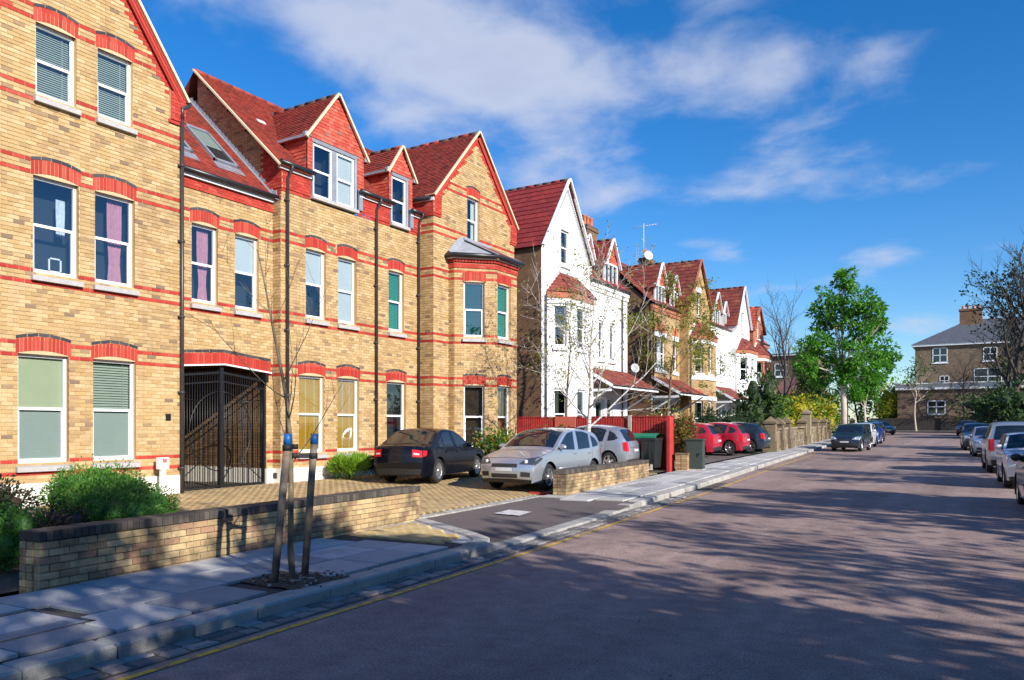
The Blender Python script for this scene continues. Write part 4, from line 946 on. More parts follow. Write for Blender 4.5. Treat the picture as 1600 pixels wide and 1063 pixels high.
        for yy in (y0, y1): g.face([(XF, yy, zw(XF) - .1), (XF, yy, 10.1), (Xw + .1 - (10.1 - 8.82) / S - .1, yy, 10.1)], 'brown_tile')
        g.build('cheek', d); tile_poly('hung_tiles', d, [(XF + .03, y0, 10.12), (XF + .03, y1, 10.12), (XF + .03, yc, zapx - .03)], 'hung_tile', .2, .14, .02, seed)
        gable_roof(d, XF, Xw + .1 - (zapx - 8.82) / S - .2, yc, hf, 10.12, (zapx - 10.12) / hf, roof, tw, gauge, verge=trim, eave=.14, seed=seed + 9, front_over=.16, vw=.13, name='dormer_roof', th=.03)
    # canted bay
    F = [(Wall(B, (Xg, b0), (s2, s2), (s2, -s2)), cd * 1.414), (Wall(B, (Xg + cd, b0 + cd), (0, 1), (1, 0)), b1 - b0 - 2 * cd), (Wall(B, (Xg + cd, b1 - cd), (-s2, s2), (s2, s2)), cd * 1.414)]
    for i, (Wb, ln) in enumerate(F):
        ops = []; aa = [(ln * .3, ln * .86)] if i != 1 else [(ln * .30, ln * .66)]
        for (a, b) in aa:
            for (z0, z1, st) in ((1.35, 3.4, 'cream_drape' if i == 0 else 'plain'), (5.2, 6.9, 'plain')): sash(Wb, th, a, b, z0, z1, st, reveal=wallm, silmat=trim, lower=None); ops.append((a, b, z0, z1))
        B.lay(Wb, 0, ln, 0, 7.2, ops, (), plain=True, mort=wallm)
        mb = MB(); Wb.bx(mb, -.02, ln + .02, 6.98, 7.2, -.05, .06, trim if arches else wallm); Wb.bx(mb, -.04, ln + .04, 7.2, 7.45, -.05, .10, 'rust_brick')
        if arches:
            Wb.bx(mb, -.02, ln + .02, 4.75, 5.0, -.05, .07, trim); Wb.bx(mb, -.02, ln + .02, 3.5, 3.75, -.05, .05, trim)
            for (a, b) in aa: mb.prism([Wb.P(a - .1, 3.76, .03), Wb.P(b + .1, 3.76, .03), Wb.P((a + b) / 2 + .15, 4.15, .03), Wb.P((a + b) / 2 - .15, 4.15, .03)], (-.04, 0, 0), 'rust_brick')
        mb.build('cornice', th)
    o = .18; e = [(Xg, b0 - o), (Xg + cd + o * .8, b0 + cd - o * .4), (Xg + cd + o * .8, b1 - cd + o * .4), (Xg, b1 + o)]; E_ = [(x, y, 7.46) for x, y in e]; t0, t1 = (Xg + .02, gc - .75, 8.45), (Xg + .02, gc + .75, 8.45)
    for pts, sd in (([E_[0], E_[1], t0], 1), ([E_[1], E_[2], t1, t0], 2), ([E_[2], E_[3], t1], 3)): tile_poly('bay_roof', th, pts, bayroof, .25, .2, .02, seed + sd)
    mb = MB(); mb.bar(E_[0], t0, .12, .04, trim, up=(1, -1, .5)); mb.bar(E_[1], t0, .09, .04, bayroof, up=(1, 0, 1)); mb.bar(E_[2], t1, .09, .04, bayroof, up=(1, 0, 1)); mb.build('bay_hips', th)
    # porch roof
    lo = [(-14.45, w0, 3.72), (-14.45, w1 + (0.15 if w0 > g0 else 0), 3.72), (Xw, w1 + .0, 4.68), (Xw, w0, 4.68)]
    if w0 > g0: lo[0] = (-14.45, w0 + .0, 3.72)
    tile_poly('porch_roof', th, lo, 'brown_tile', .25, .22, .025, seed + 20)
    mb = MB(); mb.bar((-14.42, w0, 3.66), (-14.42, w1, 3.66), .06, .12, trim); mb.bar((-14.4, w0, 3.72), (-14.4, w1, 3.72), .07, .07, 'gutter_black')
    mb.bar((-14.45, w0 - .03, 3.70), (Xw, w0 - .03, 4.66), .05, .14, trim, up=(.5, 0, 1)); mb.box(((-14.45 + Xw) / 2, w0 + .02, 3.52), (1.5, .06, .12), trim)
    for u in (w0 + .1, w1 - .2): mb.bar((-14.6, u, 3.62), (Xw, u, 2.75), .06, .08, trim, up=(1, 0, 1))
    mb.build('porch_frame', th)
    for (x, y) in chim:
        mb = MB(); zt = 12.75; mb.box((x, y, (zt + 10) / 2), (.6, 1.35, zt - 10), 'side_brick'); mb.box((x, y, zt), (.72, 1.47, .14), 'side_brick'); mb.box((x, y, zt + .14), (.66, 1.4, .1), 'ridge_dark'); c = mb.build('chimney', th)
        for q in (-.42, 0, .42): p = MB(); p.lathe([(.14, 0), (.12, .08), (.11, .5), (.14, .53), (.14, .58), (.09, .58)], (x, y + q, zt + .18), (0, 0, 1), 10, 'terracotta'); p.build('chimney_pot', c)
    downpipe(th, Xw, w1 - .8 if w0 > g0 else w0 + .12, zb, 8.8); downpipe(th, Xg, g0 + .25, zb, 7.3)
    B.finish(n_single=0); return th
vhouse('white rendered gabled house with red pantile roof next to the yellow brick house', 27.75, 32.25, 32.25, 37.8, 'white_render', [(34.3, 34.85), (35.6, 36.2)], [(35.5, 37.0, 11.35), (33.0, 33.9, 11.0)], [(-19.0, 39.0)], sidewall='side_brick', seed=100, zap=12.5, Xg=-15.6)
vhouse('brown brick house with tiled bay roof and white window dressings between two white houses', 45.85, 50.1, 41.2, 45.85, 'stock_brick', [(41.7, 43.4), (44.66, 45.42)], [(42.45, 43.95, 11.4), (45.0, 46.1, 11.05)], [(-19.3, 48.6)], sidewall='side_brick', roof='brown_tile', arches=True, seed=200, zap=12.3)
vhouse('far white rendered gabled house beyond the brown brick one', 56.5, 60.0, 51.6, 56.5, 'white_render', [(52.4, 53.0), (54.2, 54.9)], [(53.4, 55.0, 11.3), (55.5, 56.5, 10.9)], [], sidewall='white_render', roof='brown_tile', seed=300, zap=12.2)
vhouse('farthest red brick house of the row showing only its gable and bay', 61.1, 64.4, 64.4, 68.0, 'rust_brick', [(65.4, 66.0)], [], [], roof='hung_tile', arches=True, seed=400, zap=11.3)
def moss_patch():
    pass
M('dish_grey', (.40, .40, .40), .6, .1, 8)
def aerial():
    th = thing('tv_aerial', (-19.3, 48.0, 13), 'thin metal television aerial on a mast above the brown brick house chimney', 'aerial')
    mb = MB(); mb.tube([(-19.3, 48.0, 12.6), (-19.3, 48.0, 15.2)], .025, 'galvanised', 6); mb.build('mast', th)
    mb = MB(); mb.tube([(-19.8, 47.6, 14.9), (-18.6, 48.6, 15.2)], .015, 'galvanised', 5)
    for i in range(9): t = i / 8; p = Vector((lerp(-19.8, -18.6, t), lerp(47.6, 48.6, t), lerp(14.9, 15.2, t))); mb.tube([p + Vector((-.15, .18, 0)), p - Vector((-.15, .18, 0))], .01, 'galvanised', 4)
    mb.tube([(-19.3, 47.6, 14.1), (-19.3, 48.4, 14.1)], .012, 'galvanised', 5); mb.build('antenna', th)
    for i, (p, r, lb) in enumerate((((-18.9, 47.7, 12.95), .30, 'white round satellite dish beside the aerial mast above the brown house'), ((-15.9, 38.2, 4.9), .25, 'pale satellite dish fixed at the corner of the white house porch'))):
        d = thing('satellite_dish', p, lb, 'satellite dish'); mb = MB(); ax = Vector((.75, -.6, .25)).normalized()
        mb.lathe([(0.001, 0), (r * .4, .02), (r * .8, .07), (r, .12), (r * .98, .135), (r * .75, .09), (.001, .03)], p, ax, 16, 'white_frame' if i == 0 else 'dish_grey'); mb.build('dish', d)
        mb = MB(); mb.tube([Vector(p) - Vector((0, 0, .3)), Vector(p) + ax * .35], .015, 'galvanised', 5); mb.tube([Vector(p), Vector(p) - ax * .25, Vector(p) - ax * .25 - Vector((0, 0, .6))], .02, 'galvanised', 5); mb.build('arm', d)
aerial()

# ------------------------------------------------------------------ garden walls, fence
def brick_garden_wall(name, label, A, Bp, courses, zb0, zb1, cope_h=.11, thick=.33, mat='wall_brick', seed=0):
    A = Vector(A); Bq = Vector(Bp); d = (Bq - A); ln = d.length; u = d.normalized(); n = Vector((u.y, -u.x))   # towards the road
    th = thing(name, (A.x, A.y, zb0), label, 'wall'); r = random.Random(seed); core = MB(); c = .08
    def P(s, k, z): return Vector((A.x + u.x * s - n.x * k, A.y + u.y * s - n.y * k, z))
    rot = math.atan2(u.y, u.x); ztop = zb0 + courses * c
    core.box(P(ln / 2, thick / 2, (zb0 + ztop) / 2 - .1), (ln - .03, thick - .03, ztop - zb0 + .18), 'grey_mortar', rot); cw = core.build('core', th)
    me = {}
    def bm(l, w, h, mt, bev=.006):
        k = (round(l, 3), w, h, mt, r.randrange(3))
        if k not in me: me[k] = block_mesh('brick', l, w, h, mt, bev, .003, len(me))
        return me[k]
    for k in range(-1, courses):
        z = zb0 + k * c; s = 0 if k % 2 == 0 else -.1075
        while s < ln - .01:
            a, b_ = max(0, s), min(ln, s + .215); s += .215
            if b_ - a < .04: continue
            put('brick', bm(round(b_ - a - .01, 3), .10, .069, mat), cw, P((a + b_) / 2, .05 - .004 + r.uniform(-.003, .003), z + .004), rot)
        for e in (0, ln):     # wall ends
            for q in range(2):
                w_ = thick / 2 - (.0) ; put('brick', bm(.10, round(thick / 2 - .055 - .01, 3), .069, mat), cw, P(e + (.046 if e == 0 else -.046), .10 + (thick - .10) * (q + .5) / 2, z + .004), rot)
    s = 0
    cp = th
    while s < ln - .02:
        put('coping_brick', bm(.068, thick + .004, cope_h - .01, 'coping_dark', .008), cp, P(s + .037, thick / 2, ztop + .004 + r.uniform(-.003, .003)), rot); s += .078
    return th
brick_garden_wall('garden_wall', 'low stained brick wall with dark brick-on-edge coping behind the staked sapling', (-8.28, 4.25), (-8.86, 11.22), 7, .085, .14, seed=1)
brick_garden_wall('garden_wall', 'low yellow brick wall with dark coping in front of the silver hatchback', (-8.40, 16.1), (-8.90, 22.56), 6, .24, .3, seed=2)
M('fence_red', (.52, .045, .04), .6, .15, 3, .2, dirt=((.25, .03, .03), .5, 1.2, .52)); M('fence_dark_red', (.16, .018, .018), .8, .2, 3); M('fence_red_new', (.62, .14, .10), .7, .1, 3); M('concrete', (.46, .43, .38), .85, .2, 8, .3)
def fence():
    th = thing('picket_fence', (-12.6, 25.95, .3), 'red painted close board fence running back from the street behind the bin', 'fence'); r = random.Random(3)
    me = [block_mesh('board', .070, .022, 1.0, 'fence_red', .004, 0, q) for q in range(2)]
    x = -15.7
    while x < -9.45:
        if not (-13.95 < x < -13.15):
            zb = .35; o = put('board', me[r.randrange(2)], th, (x, 25.95 + r.uniform(-.006, .006), zb)); o.parent = None; o.parent = th; o.matrix_parent_inverse = Matrix.Translation(-th.location); o.scale.z = 2.2 - zb + r.uniform(-.012, .012)
        x += .098
    mb = MB(); mb.box((-12.5, 25.985, 1.27), (6.35, .015, 1.84), 'fence_dark_red'); mb.build('backing', th)
    mb = MB()
    for z in (.7, 1.9): mb.box((-12.5, 26.02, z), (6.4, .05, .09), 'fence_red')
    mb.box((-12.5, 25.95, 2.215), (6.4, .07, .03), 'fence_red'); mb.build('rails', th)
    mb = MB(); mb.box((-13.55, 25.93, 1.3), (.86, .04, 1.86), 'fence_red_new'); mb.box((-13.55, 25.90, 1.85), (.86, .03, .05), 'fence_red_new'); mb.build('panel', th)
    mb = MB(); mb.box((-10.95, 25.94, 1.28), (.12, .12, 1.95), 'concrete'); mb.build('concrete_post', th)
    mb = MB(); mb.box((-9.36, 25.55, 1.24), (.11, .12, 1.94), 'fence_red'); mb.build('end_post', th)
    mb = MB(); 
    for q in range(4): mb.box((-9.36, 25.67 + q * .095, 1.24), (.03, .088, 1.88), 'fence_red')
    mb.build('end_boards', th)
fence()
piece_mat('old_stone', [(0, (.23, .175, .105)), (.3, (.30, .235, .145)), (.6, (.18, .135, .09)), (.85, (.33, .265, .17))], fscale=14, fine=.35, stain=((.09, .075, .055), .65, 1.3, .48))
def stone_walls():
    def W_(label, segs, h, piers, coping=True, mat='old_stone', seed=0):
        (x0, y0), (x1, y1) = segs; th = thing('stone_wall', (x0, y0, gz(y0) + .12), label, 'wall'); r = random.Random(seed); ln = math.hypot(x1 - x0, y1 - y0); a = math.atan2(y1 - y0, x1 - x0)
        mb = MB(); 
        n = int(ln / .42); c_h = .15
        for k in range(int(h / c_h)):
            for i in range(n):
                t = (i + (.5 if k % 2 else 0) + .5) / n
                if t > 1: continue
                x, y = lerp(x0, x1, t), lerp(y0, y1, t); mb.box((x + r.uniform(-.012, .012), y, gz(y) + .12 + (k + .5) * c_h), (.40, .34, c_h - .015), mat, a)
        tag(mb.build('stonework', th), kind='stuff')
        mb = MB(); mb.box(((x0 + x1) / 2, (y0 + y1) / 2, (gz(y0) + gz(y1)) / 2 + .12 + h / 2 - .05), (ln, .28, h), 'grey_mortar', a); mb.build('core', th)
        if coping:
            mb = MB()
            for i in range(int(ln / .7)):
                t = (i + .5) / int(ln / .7); x, y = lerp(x0, x1, t), lerp(y0, y1, t); mb.box((x, y, gz(y) + .12 + h + .04), (.68, .44, .12), mat, a)
            tag(mb.build('coping', th), kind='stuff')
        for t, ph in piers:
            x, y = lerp(x0, x1, t), lerp(y0, y1, t); z = gz(y) + .12; mb = MB()
            mb.box((x, y, z + .3), (.72, .72, .6), mat, a); mb.box((x, y, z + ph / 2), (.56, .56, ph), mat, a); mb.box((x, y, z + ph), (.68, .68, .12), mat, a)
            q = [Vector((x, y, 0)) + Matrix.Rotation(a, 3, 'Z') @ Vector((sx * .3, sy * .3, z + ph + .06)) for sx, sy in ((-1, -1), (1, -1), (1, 1), (-1, 1))]
            for i in range(4): mb.face([q[i], q[(i + 1) % 4], (x, y, z + ph + .34)], mat)
            mb.build('pier', th)
        return th
    W_('brown stone garden wall running back beside the green bins', ((-15.0, 42.3), (-9.9, 42.0)), 1.45, [], seed=1)
    W_('stone street wall with capped piers beside the pavement beyond the red cars', ((-9.78, 42.0), (-10.45, 53.5)), 1.15, [(0, 1.55), (.2, 1.5), (.42, 1.55), (1, 1.5)], seed=2)
    W_('farther stone street wall with tall pier beyond the first stone wall', ((-10.75, 56.5), (-11.3, 66)), 1.05, [(0, 2.1), (.45, 1.5), (1, 1.5)], seed=3)
    W_('distant low stone wall behind the big green tree', ((-11.5, 69), (-13.3, 96)), 1.0, [(0, 1.4), (1, 1.4)], seed=4)
stone_walls()
# ------------------------------------------------------------------ cars
def paint(name, col, metallic=.35, rough=.32): return M(name, col, rough, .03, 3, metallic=metallic, coat=.8, world=False)
paint('paint_silver', (.56, .60, .66), .7, .34); paint('paint_silver2', (.50, .53, .58), .7, .36); M('paint_black', (.004, .005, .010), .22, .03, 3, spec=.35, coat=.25, world=False); paint('paint_navy', (.022, .034, .06), .35, .28); paint('paint_red', (.46, .012, .035), .15, .3); paint('paint_white', (.74, .76, .78), .05, .3); paint('paint_blue', (.01, .06, .34), .3, .3); paint('paint_dark', (.02, .018, .024), .3, .3); paint('paint_grey', (.23, .25, .27), .6, .32)
M('car_window', (.012, .016, .02), .04, 0, spec=1.0); M('rubber', (.02, .02, .021), .8, .2, 20, world=False); M('car_plastic', (.03, .03, .032), .55, .1, 10, world=False); M('alloy', (.62, .63, .65), .28, .05, 5, metallic=.85, world=False)
M('lamp_clear', (.55, .60, .66), .08, .3, 30, metallic=.4, spec=1, world=False); M('lamp_dark', (.05, .06, .08), .08, .2, 20, spec=1, world=False); M('lamp_red', (.62, .012, .02), .15, .15, 30, spec=.8, world=False); M('lamp_white', (.8, .75, .72), .2, .1, 30, world=False); M('lamp_amber', (.7, .22, .02), .2, .1, 30, world=False); M('plate', (.60, .61, .63), .5, .03, 3, world=False)
CARS = {
 'hatch': dict(P=[(2.00, .20), (2.12, .33), (2.14, .52), (2.07, .68), (1.84, .80), (1.38, .92), (.98, 1.0), (.42, 1.30), (.05, 1.43), (-.5, 1.48), (-1.1, 1.45), (-1.60, 1.36), (-1.90, 1.08), (-2.06, .93), (-2.12, .70), (-2.14, .48), (-2.04, .26)], W=1.80, ws=(6.12, 7.9), rg=(11.15, 12.75), belt=[(-2.2, .98), (-1.0, .93), (1.0, .88), (2.2, .70)], wh=(1.30, -1.30), r=.315,
    side=[[(.86, .95), (.10, 1.34), (-.28, 1.39), (-.26, .93)], [(-.34, .93), (-.36, 1.395), (-.9, 1.38), (-1.18, 1.32), (-1.16, .96)], [(-1.24, .97), (-1.25, 1.30), (-1.52, 1.21), (-1.66, 1.06), (-1.55, 1.0)]]),
 'sedan': dict(P=[(2.05, .20), (2.20, .34), (2.23, .52), (2.14, .68), (1.82, .79), (1.30, .88), (.86, .945), (.32, 1.23), (-.06, 1.365), (-.55, 1.41), (-1.02, 1.36), (-1.52, 1.12), (-1.78, .995), (-2.08, .985), (-2.23, .93), (-2.27, .66), (-2.27, .48), (-2.15, .24)], W=1.76, ws=(6.15, 7.9), rg=(10.2, 11.8), belt=[(-2.3, .90), (-1.0, .90), (1.0, .86), (2.3, .68)], wh=(1.36, -1.30), r=.315,
    side=[[(.74, .90), (.02, 1.27), (-.28, 1.32), (-.27, .90)], [(-.34, .90), (-.36, 1.325), (-.85, 1.29), (-.98, 1.23), (-.98, .91)], [(-1.03, .915), (-1.03, 1.20), (-1.33, 1.02), (-1.30, .93)]]),
 'mini': dict(P=[(1.78, .22), (1.86, .36), (1.88, .55), (1.83, .74), (1.66, .88), (1.28, .95), (.88, 1.0), (.52, 1.26), (.30, 1.38), (-.3, 1.42), (-1.0, 1.40), (-1.52, 1.34), (-1.72, 1.05), (-1.80, .86), (-1.84, .66), (-1.84, .46), (-1.76, .26)], W=1.70, ws=(6.1, 7.85), rg=(11.15, 12.5), belt=[(-2, .93), (2, .90)], wh=(1.24, -1.22), r=.31,
    side=[[(.74, .97), (.36, 1.32), (-.3, 1.345), (-.28, .96)], [(-.36, .96), (-.38, 1.345), (-1.3, 1.30), (-1.42, 1.0)]]),
 'suv': dict(P=[(2.08, .26), (2.20, .40), (2.22, .62), (2.14, .84), (1.90, .95), (1.45, 1.02), (1.0, 1.10), (.48, 1.46), (.15, 1.60), (-.5, 1.66), (-1.3, 1.64), (-1.85, 1.58), (-2.04, 1.22), (-2.14, 1.0), (-2.20, .74), (-2.22, .52), (-2.12, .30)], W=1.84, ws=(6.1, 7.9), rg=(11.2, 12.6), belt=[(-2.3, 1.06), (2.3, .98)], wh=(1.34, -1.34), r=.35,
    side=[[(.86, 1.08), (.24, 1.50), (-.3, 1.56), (-.28, 1.06)], [(-.36, 1.06), (-.38, 1.56), (-1.1, 1.55), (-1.1, 1.06)], [(-1.18, 1.07), (-1.18, 1.55), (-1.72, 1.48), (-1.82, 1.14)]]),
}
CARS['super'] = dict(CARS['hatch'], W=1.72)
def cr(P, t):
    n = len(P) - 1; t = min(max(t, 0), n - 1e-6); i = int(t); f = t - i; p0, p1, p2, p3 = P[max(i - 1, 0)], P[i], P[i + 1], P[min(i + 2, n)]
    return tuple(.5 * (2 * p1[k] + (p2[k] - p0[k]) * f + (2 * p0[k] - 5 * p1[k] + 4 * p2[k] - p3[k]) * f * f + (3 * p1[k] - p0[k] - 3 * p2[k] + p3[k]) * f ** 3) for k in (0, 1))
def car(kind, pnt, loc, heading, label, sc_=(.95, .95, 1.05), lights='clear', rear='red', detail=2, spokes=5, dark_low=True, group='parked cars', plate=True, lx=1.0, grille='wide', roofrails=False):
    D = CARS[kind]; P = D['P']; Wd = D['W']; n = len(P) - 1; xm = max(p[0] for p in P); xr = min(p[0] for p in P); hl = (xm - xr) / 2; xc = (xm + xr) / 2; ztop = max(p[1] for p in P)
    th = thing('parked_car', (0, 0, 0), label, 'car', group)
    def belt(x): return pl(D['belt'], x)
    def hw(x, z):
        t = abs(x - xc) / hl; w = Wd / 2 * (1 - .20 * max(0, (t - .70) / .30) ** 2.2); zb = belt(x)
        if z < zb: f = lerp(.94, 1.0, min(1, max(0, (z - .2) / .32))) - .03 * max(0, (z - .55) / max(.1, zb - .55)) if z < .55 or zb > .55 else 1.0
        else: f = .97 - .23 * ((z - zb) / (ztop - zb)) ** 1.1
        return w * f
    def T(s, q, off=0.0):
        x, z = cr(P, s); t = abs(x - xc) / hl; ef = max(0, (t - .8) / .2) ** 1.5; sg = 1 if x > xc else -1
        cr_ = .045 if z > .8 else .02
        xe, ze = x - sg * .13 * ef, z - cr_; w = hw(xe, ze); aq = abs(q)
        px = x - sg * .13 * ef * aq ** 2.4; pz = z - cr_ * aq ** 3
        if off:
            a, b_ = cr(P, s - .02), cr(P, s + .02); dx, dz = b_[0] - a[0], b_[1] - a[1]; l_ = math.hypot(dx, dz) or 1
            px += dz / l_ * off * (1 if True else 0); pz += -dx / l_ * off
        return Vector((px, q * w, pz))
    # body
    mb = MB(); NS = n * 5; QS = [-1, -.97, -.9, -.75, -.5, -.25, 0, .25, .5, .75, .9, .97, 1]
    mb.grid([[T(n * i / NS, q) for q in QS] for i in range(NS + 1)], pnt, True)
    edge = [T(n * i / (NS * 2), 1) for i in range(NS * 2 + 1)]
    def ztop_at(x):
        best = 0
        for a, b_ in zip(edge, edge[1:]):
            if (a.x - x) * (b_.x - x) <= 0 and abs(a.x - b_.x) > 1e-6: best = max(best, lerp(a.z, b_.z, (x - a.x) / (b_.x - a.x)))
        return best
    ex0, ex1 = min(e.x for e in edge) + .002, max(e.x for e in edge) - .002; ra = D['r'] + .055
    def zlow(x):
        z = .20 if kind != 'suv' else .26
        for xw in D['wh']:
            d = abs(x - xw)
            if d < ra: z = max(z, D['r'] + math.sqrt(ra * ra - d * d) - .0)
        return z
    xs = [lerp(ex0, ex1, i / 76) for i in range(77)]
    for xw in D['wh']: xs += [xw - ra + 1e-3, xw + ra - 1e-3, xw - ra - 1e-3, xw + ra + 1e-3] + [xw + ra * math.sin(R(a)) for a in range(-80, 81, 16)]
    xs = sorted(xs)
    for sg in (-1, 1):
        rows = []
        for x in xs:
            zt = ztop_at(x); zl = min(zlow(x), zt); zb = min(max(belt(x), zl), zt)
            col = [lerp(zl, zb, q / 6) for q in range(7)] + [lerp(zb, zt, q / 5) for q in range(1, 6)]
            rows.append([Vector((x, sg * hw(x, z), z)) for z in col])
        mb.grid(rows, pnt, True, flip=(sg < 0))
    body = mb.build('body', th, weld=True)
    # wheel wells and underside
    mb = MB(); mb.box((xc, 0, .34), ((hl - .25) * 2, Wd * .62, .28), 'car_plastic')
    for xw in D['wh']:
        for sg in (-1, 1):
            pr = [Vector((xw + ra * math.cos(R(a)), 0, D['r'] + ra * math.sin(R(a)))) for a in range(-20, 201, 20)]
            mb.grid([[Vector((p.x, sg * (hw(xw, .5) - .012), p.z)) for p in pr], [Vector((p.x, sg * .5, p.z)) for p in pr]], 'car_plastic', True)
            mb.box((xw, sg * .5, D['r'] + .12), (ra * 2, .02, ra * 1.5), 'car_plastic')
    mb.build('underbody', th)
    def tpatch(name, s0, s1, q0, q1, mat, off=.006, par=None, ns=6, nq=6, taper=0, taper1=0):
        m_ = MB(); rows = []
        for i in range(ns + 1):
            t = i / ns; s = lerp(s0, s1, t); k = 1 - taper * t - taper1 * (1 - t)
            rows.append([T(s, lerp(q0, q1, j / nq) * k, off) for j in range(nq + 1)])
        m_.grid(rows, mat, True); return m_.build(name, par or th)
    def spoly(name, poly, mat, sg, off=.005, par=None, nsub=7):
        """patch on the car's side from a polygon in (x, z)"""
        m_ = MB(); xa, xb = min(p[0] for p in poly), max(p[0] for p in poly); rows = []
        for i in range(nsub + 1):
            x = lerp(xa, xb, min(max(i / nsub, .001), .999)); zs = []
            for a, b_ in zip(poly, poly[1:] + poly[:1]):
                if (a[0] - x) * (b_[0] - x) <= 0 and abs(a[0] - b_[0]) > 1e-6: zs.append(lerp(a[1], b_[1], (x - a[0]) / (b_[0] - a[0])))
            if len(zs) < 2: continue
            lo, hi = min(zs), max(zs); rows.append([Vector((x, sg * (hw(x, lerp(lo, hi, j / 5)) + off), lerp(lo, hi, j / 5))) for j in range(6)])
        m_.grid(rows, mat, True, flip=(sg < 0)); return m_.build(name, par or th)
    def sline(name, pts, sg, rad=.005, mat='car_plastic'):
        m_ = MB(); m_.tube([Vector((x, sg * (hw(x, z) + .001), z)) for x, z in pts], rad, mat, 4); return m_.build(name, body)
    a, b_ = D['ws']; tpatch('windscreen', a, b_, -.90, .90, 'car_window', .006, None, 8, 10, taper=.0); 
    m_ = MB(); m_.tube([T(a + .06, q, .014) for q in (-.6, -.2, .1)], .008, 'car_plastic', 4); m_.tube([T(a + .06, q, .014) for q in (-.05, .3, .6)], .008, 'car_plastic', 4); m_.build('wipers', th)
    a, b_ = D['rg']; tpatch('rear_window', a, b_, -.86, .86, 'car_window', .006, None, 8, 10)
    for sg in (-1, 1):
        for poly in D['side']: spoly('side_window', poly, 'car_window', sg)
        hi = [max(p[1] for p in D['side'][0]), 0]
        if detail > 1:
            x0 = D['side'][0][3][0] - .03; x1 = D['side'][0][0][0] - .02; zb = D['side'][0][0][1]
            sline('door_gap', [(x1 + .03, zb - .02), (x1 + .02, .5), (x1 - .06, .24)], sg); sline('door_gap', [(x0, zb), (x0, .5), (x0 + .01, .24)], sg)
            if len(D['side']) > 2: x2 = D['side'][1][-1][0] - .03; sline('door_gap', [(x2, zb), (x2 + .02, .68), (x2 + .2, .5), (x2 + .24, .24)], sg)
            sline('side_strip', [(x1 - .0, .50), (0, .50), (-.95, .52)], sg, .008, 'car_plastic' if dark_low else pnt)
            for xh in [x0 + .12] + ([D['side'][1][-1][0] + .10] if len(D['side']) > 2 else []):
                m_ = MB(); m_.box((xh + .06, sg * (hw(xh, zb - .12) + .016), zb - .11), (.17, .028, .032), pnt); m_.build('door_handle', th)
        # mirror
        m_ = MB(); xq = D['side'][0][0][0] - .14; zq = D['side'][0][0][1] + .06; yq = sg * (hw(xq, zq) + .10)
        rows = [[Vector((xq + .075 * math.cos(R(u)) * math.sin(R(v)), yq + .12 * math.cos(R(v)), zq + .07 * math.sin(R(u)) * math.sin(R(v)))) for u in range(0, 361, 45)] for v in range(0, 181, 30)]
        m_.grid(rows, pnt if pnt != 'paint_grey' else 'car_plastic', True); m_.bar((xq + .03, sg * hw(xq, zq - .05), zq - .05), (xq, yq, zq - .04), .05, .03, 'car_plastic'); m_.build('door_mirror', th)
        # lamps
        lm = {'clear': 'lamp_clear', 'dark': 'lamp_dark'}[lights]
        if kind == 'mini':
            m_ = MB(); p = T(3.3, sg * .72, .0); ax = Vector((.82, sg * .25, .45)).normalized(); m_.lathe([(.001, .05), (.07, .045), (.12, .02), (.135, -.03)], p, ax, 16, 'lamp_dark'); m_.lathe([(.125, .022), (.15, .018), (.152, -.02)], p, ax, 16, 'alloy'); m_.build('headlight', th)
            m_ = MB(); p = T(1.9, sg * .74, .0); m_.lathe([(.001, .02), (.06, .02), (.075, 0)], p, Vector((1, sg * .2, 0)), 12, 'lamp_clear'); m_.build('fog_lamp', th)
        else:
            hm = MB(); hm.grid([[T(lerp(2.72, 4.25, i / 8), sg * lerp(lerp(.54, .90, (i / 8) ** 1.3), 1.0, j / 5), .010) for j in range(6)] for i in range(9)], lm, True); hd = hm.build('headlight', th)
            
            spoly('lamp_wrap', [(xm - .50, .76), (xm - .17, .60), (xm - .17, .70), (xm - .42, .79)], lm, sg, .008, hd)
            m_ = MB(); p = T(3.1, sg * .74, .004); m_.lathe([(.001, .03), (.04, .025), (.052, 0)], p, Vector((.9, sg * .3, .3)), 12, 'lamp_white'); m_.build('bulb', hd)
            tpatch('fog_recess', 1.15, 1.7, sg * .62, sg * .93, 'car_plastic', .006, None, 3, 4)
        # tail lamps
        zr = {'sedan': (14.2, 14.85)}.get(kind, (12.75, 14.2) if kind != 'suv' else (12.4, 14.1)); q0 = .64 if kind == 'sedan' else .84
        tl = tpatch('tail_lamp', zr[0], zr[1], sg * q0, sg * 1.0, 'lamp_red', .010, None, 6, 4)
        za = cr(P, zr[0])[1] - .03; zb2 = cr(P, zr[1])[1] - .0; xq = xr + .14
        spoly('lamp_wrap', [(xr + .135, zb2), (xr + .26, zb2 + .02), (xr + .30, za - .02), (xr + .16, za)], 'lamp_red', sg, .009, tl)
        if detail > 1 and kind == 'sedan': tpatch('reverse_lamp', lerp(*zr, .45), lerp(*zr, .72), sg * (q0 + .06), sg * .9, 'lamp_white', .014, tl, 2, 3)
    # front
    tpatch('grille', 2.25 if grille == 'wide' else 2.0, 2.75, -.48, .48, 'car_plastic', .007, None, 3, 8); tpatch('lower_grille', .95, 1.45, -.50, .50, 'car_plastic', .007, None, 3, 8)
    if plate: tpatch('number_plate', 1.75, 2.15, -.32, .32, 'plate', .012, None, 2, 4)
    if plate: tpatch('number_plate', n - 2.05, n - 1.72, -.32, .32, 'plate' if kind != 'sedan' else 'paint_black', .012, None, 2, 4)
    tpatch('front_lip', .02, .75, -1, 1, 'car_plastic', .006, None, 3, 10)
    tpatch('rear_lip', n - .7, n - .02, -1, 1, 'car_plastic', .006, None, 3, 10)
    m_ = MB()
    for q in (-1, 1): m_.tube([T(s, q * .985, .003) for s in [lerp(3.75, 6.0, i / 8) for i in range(9)]], .005, 'car_plastic', 4)
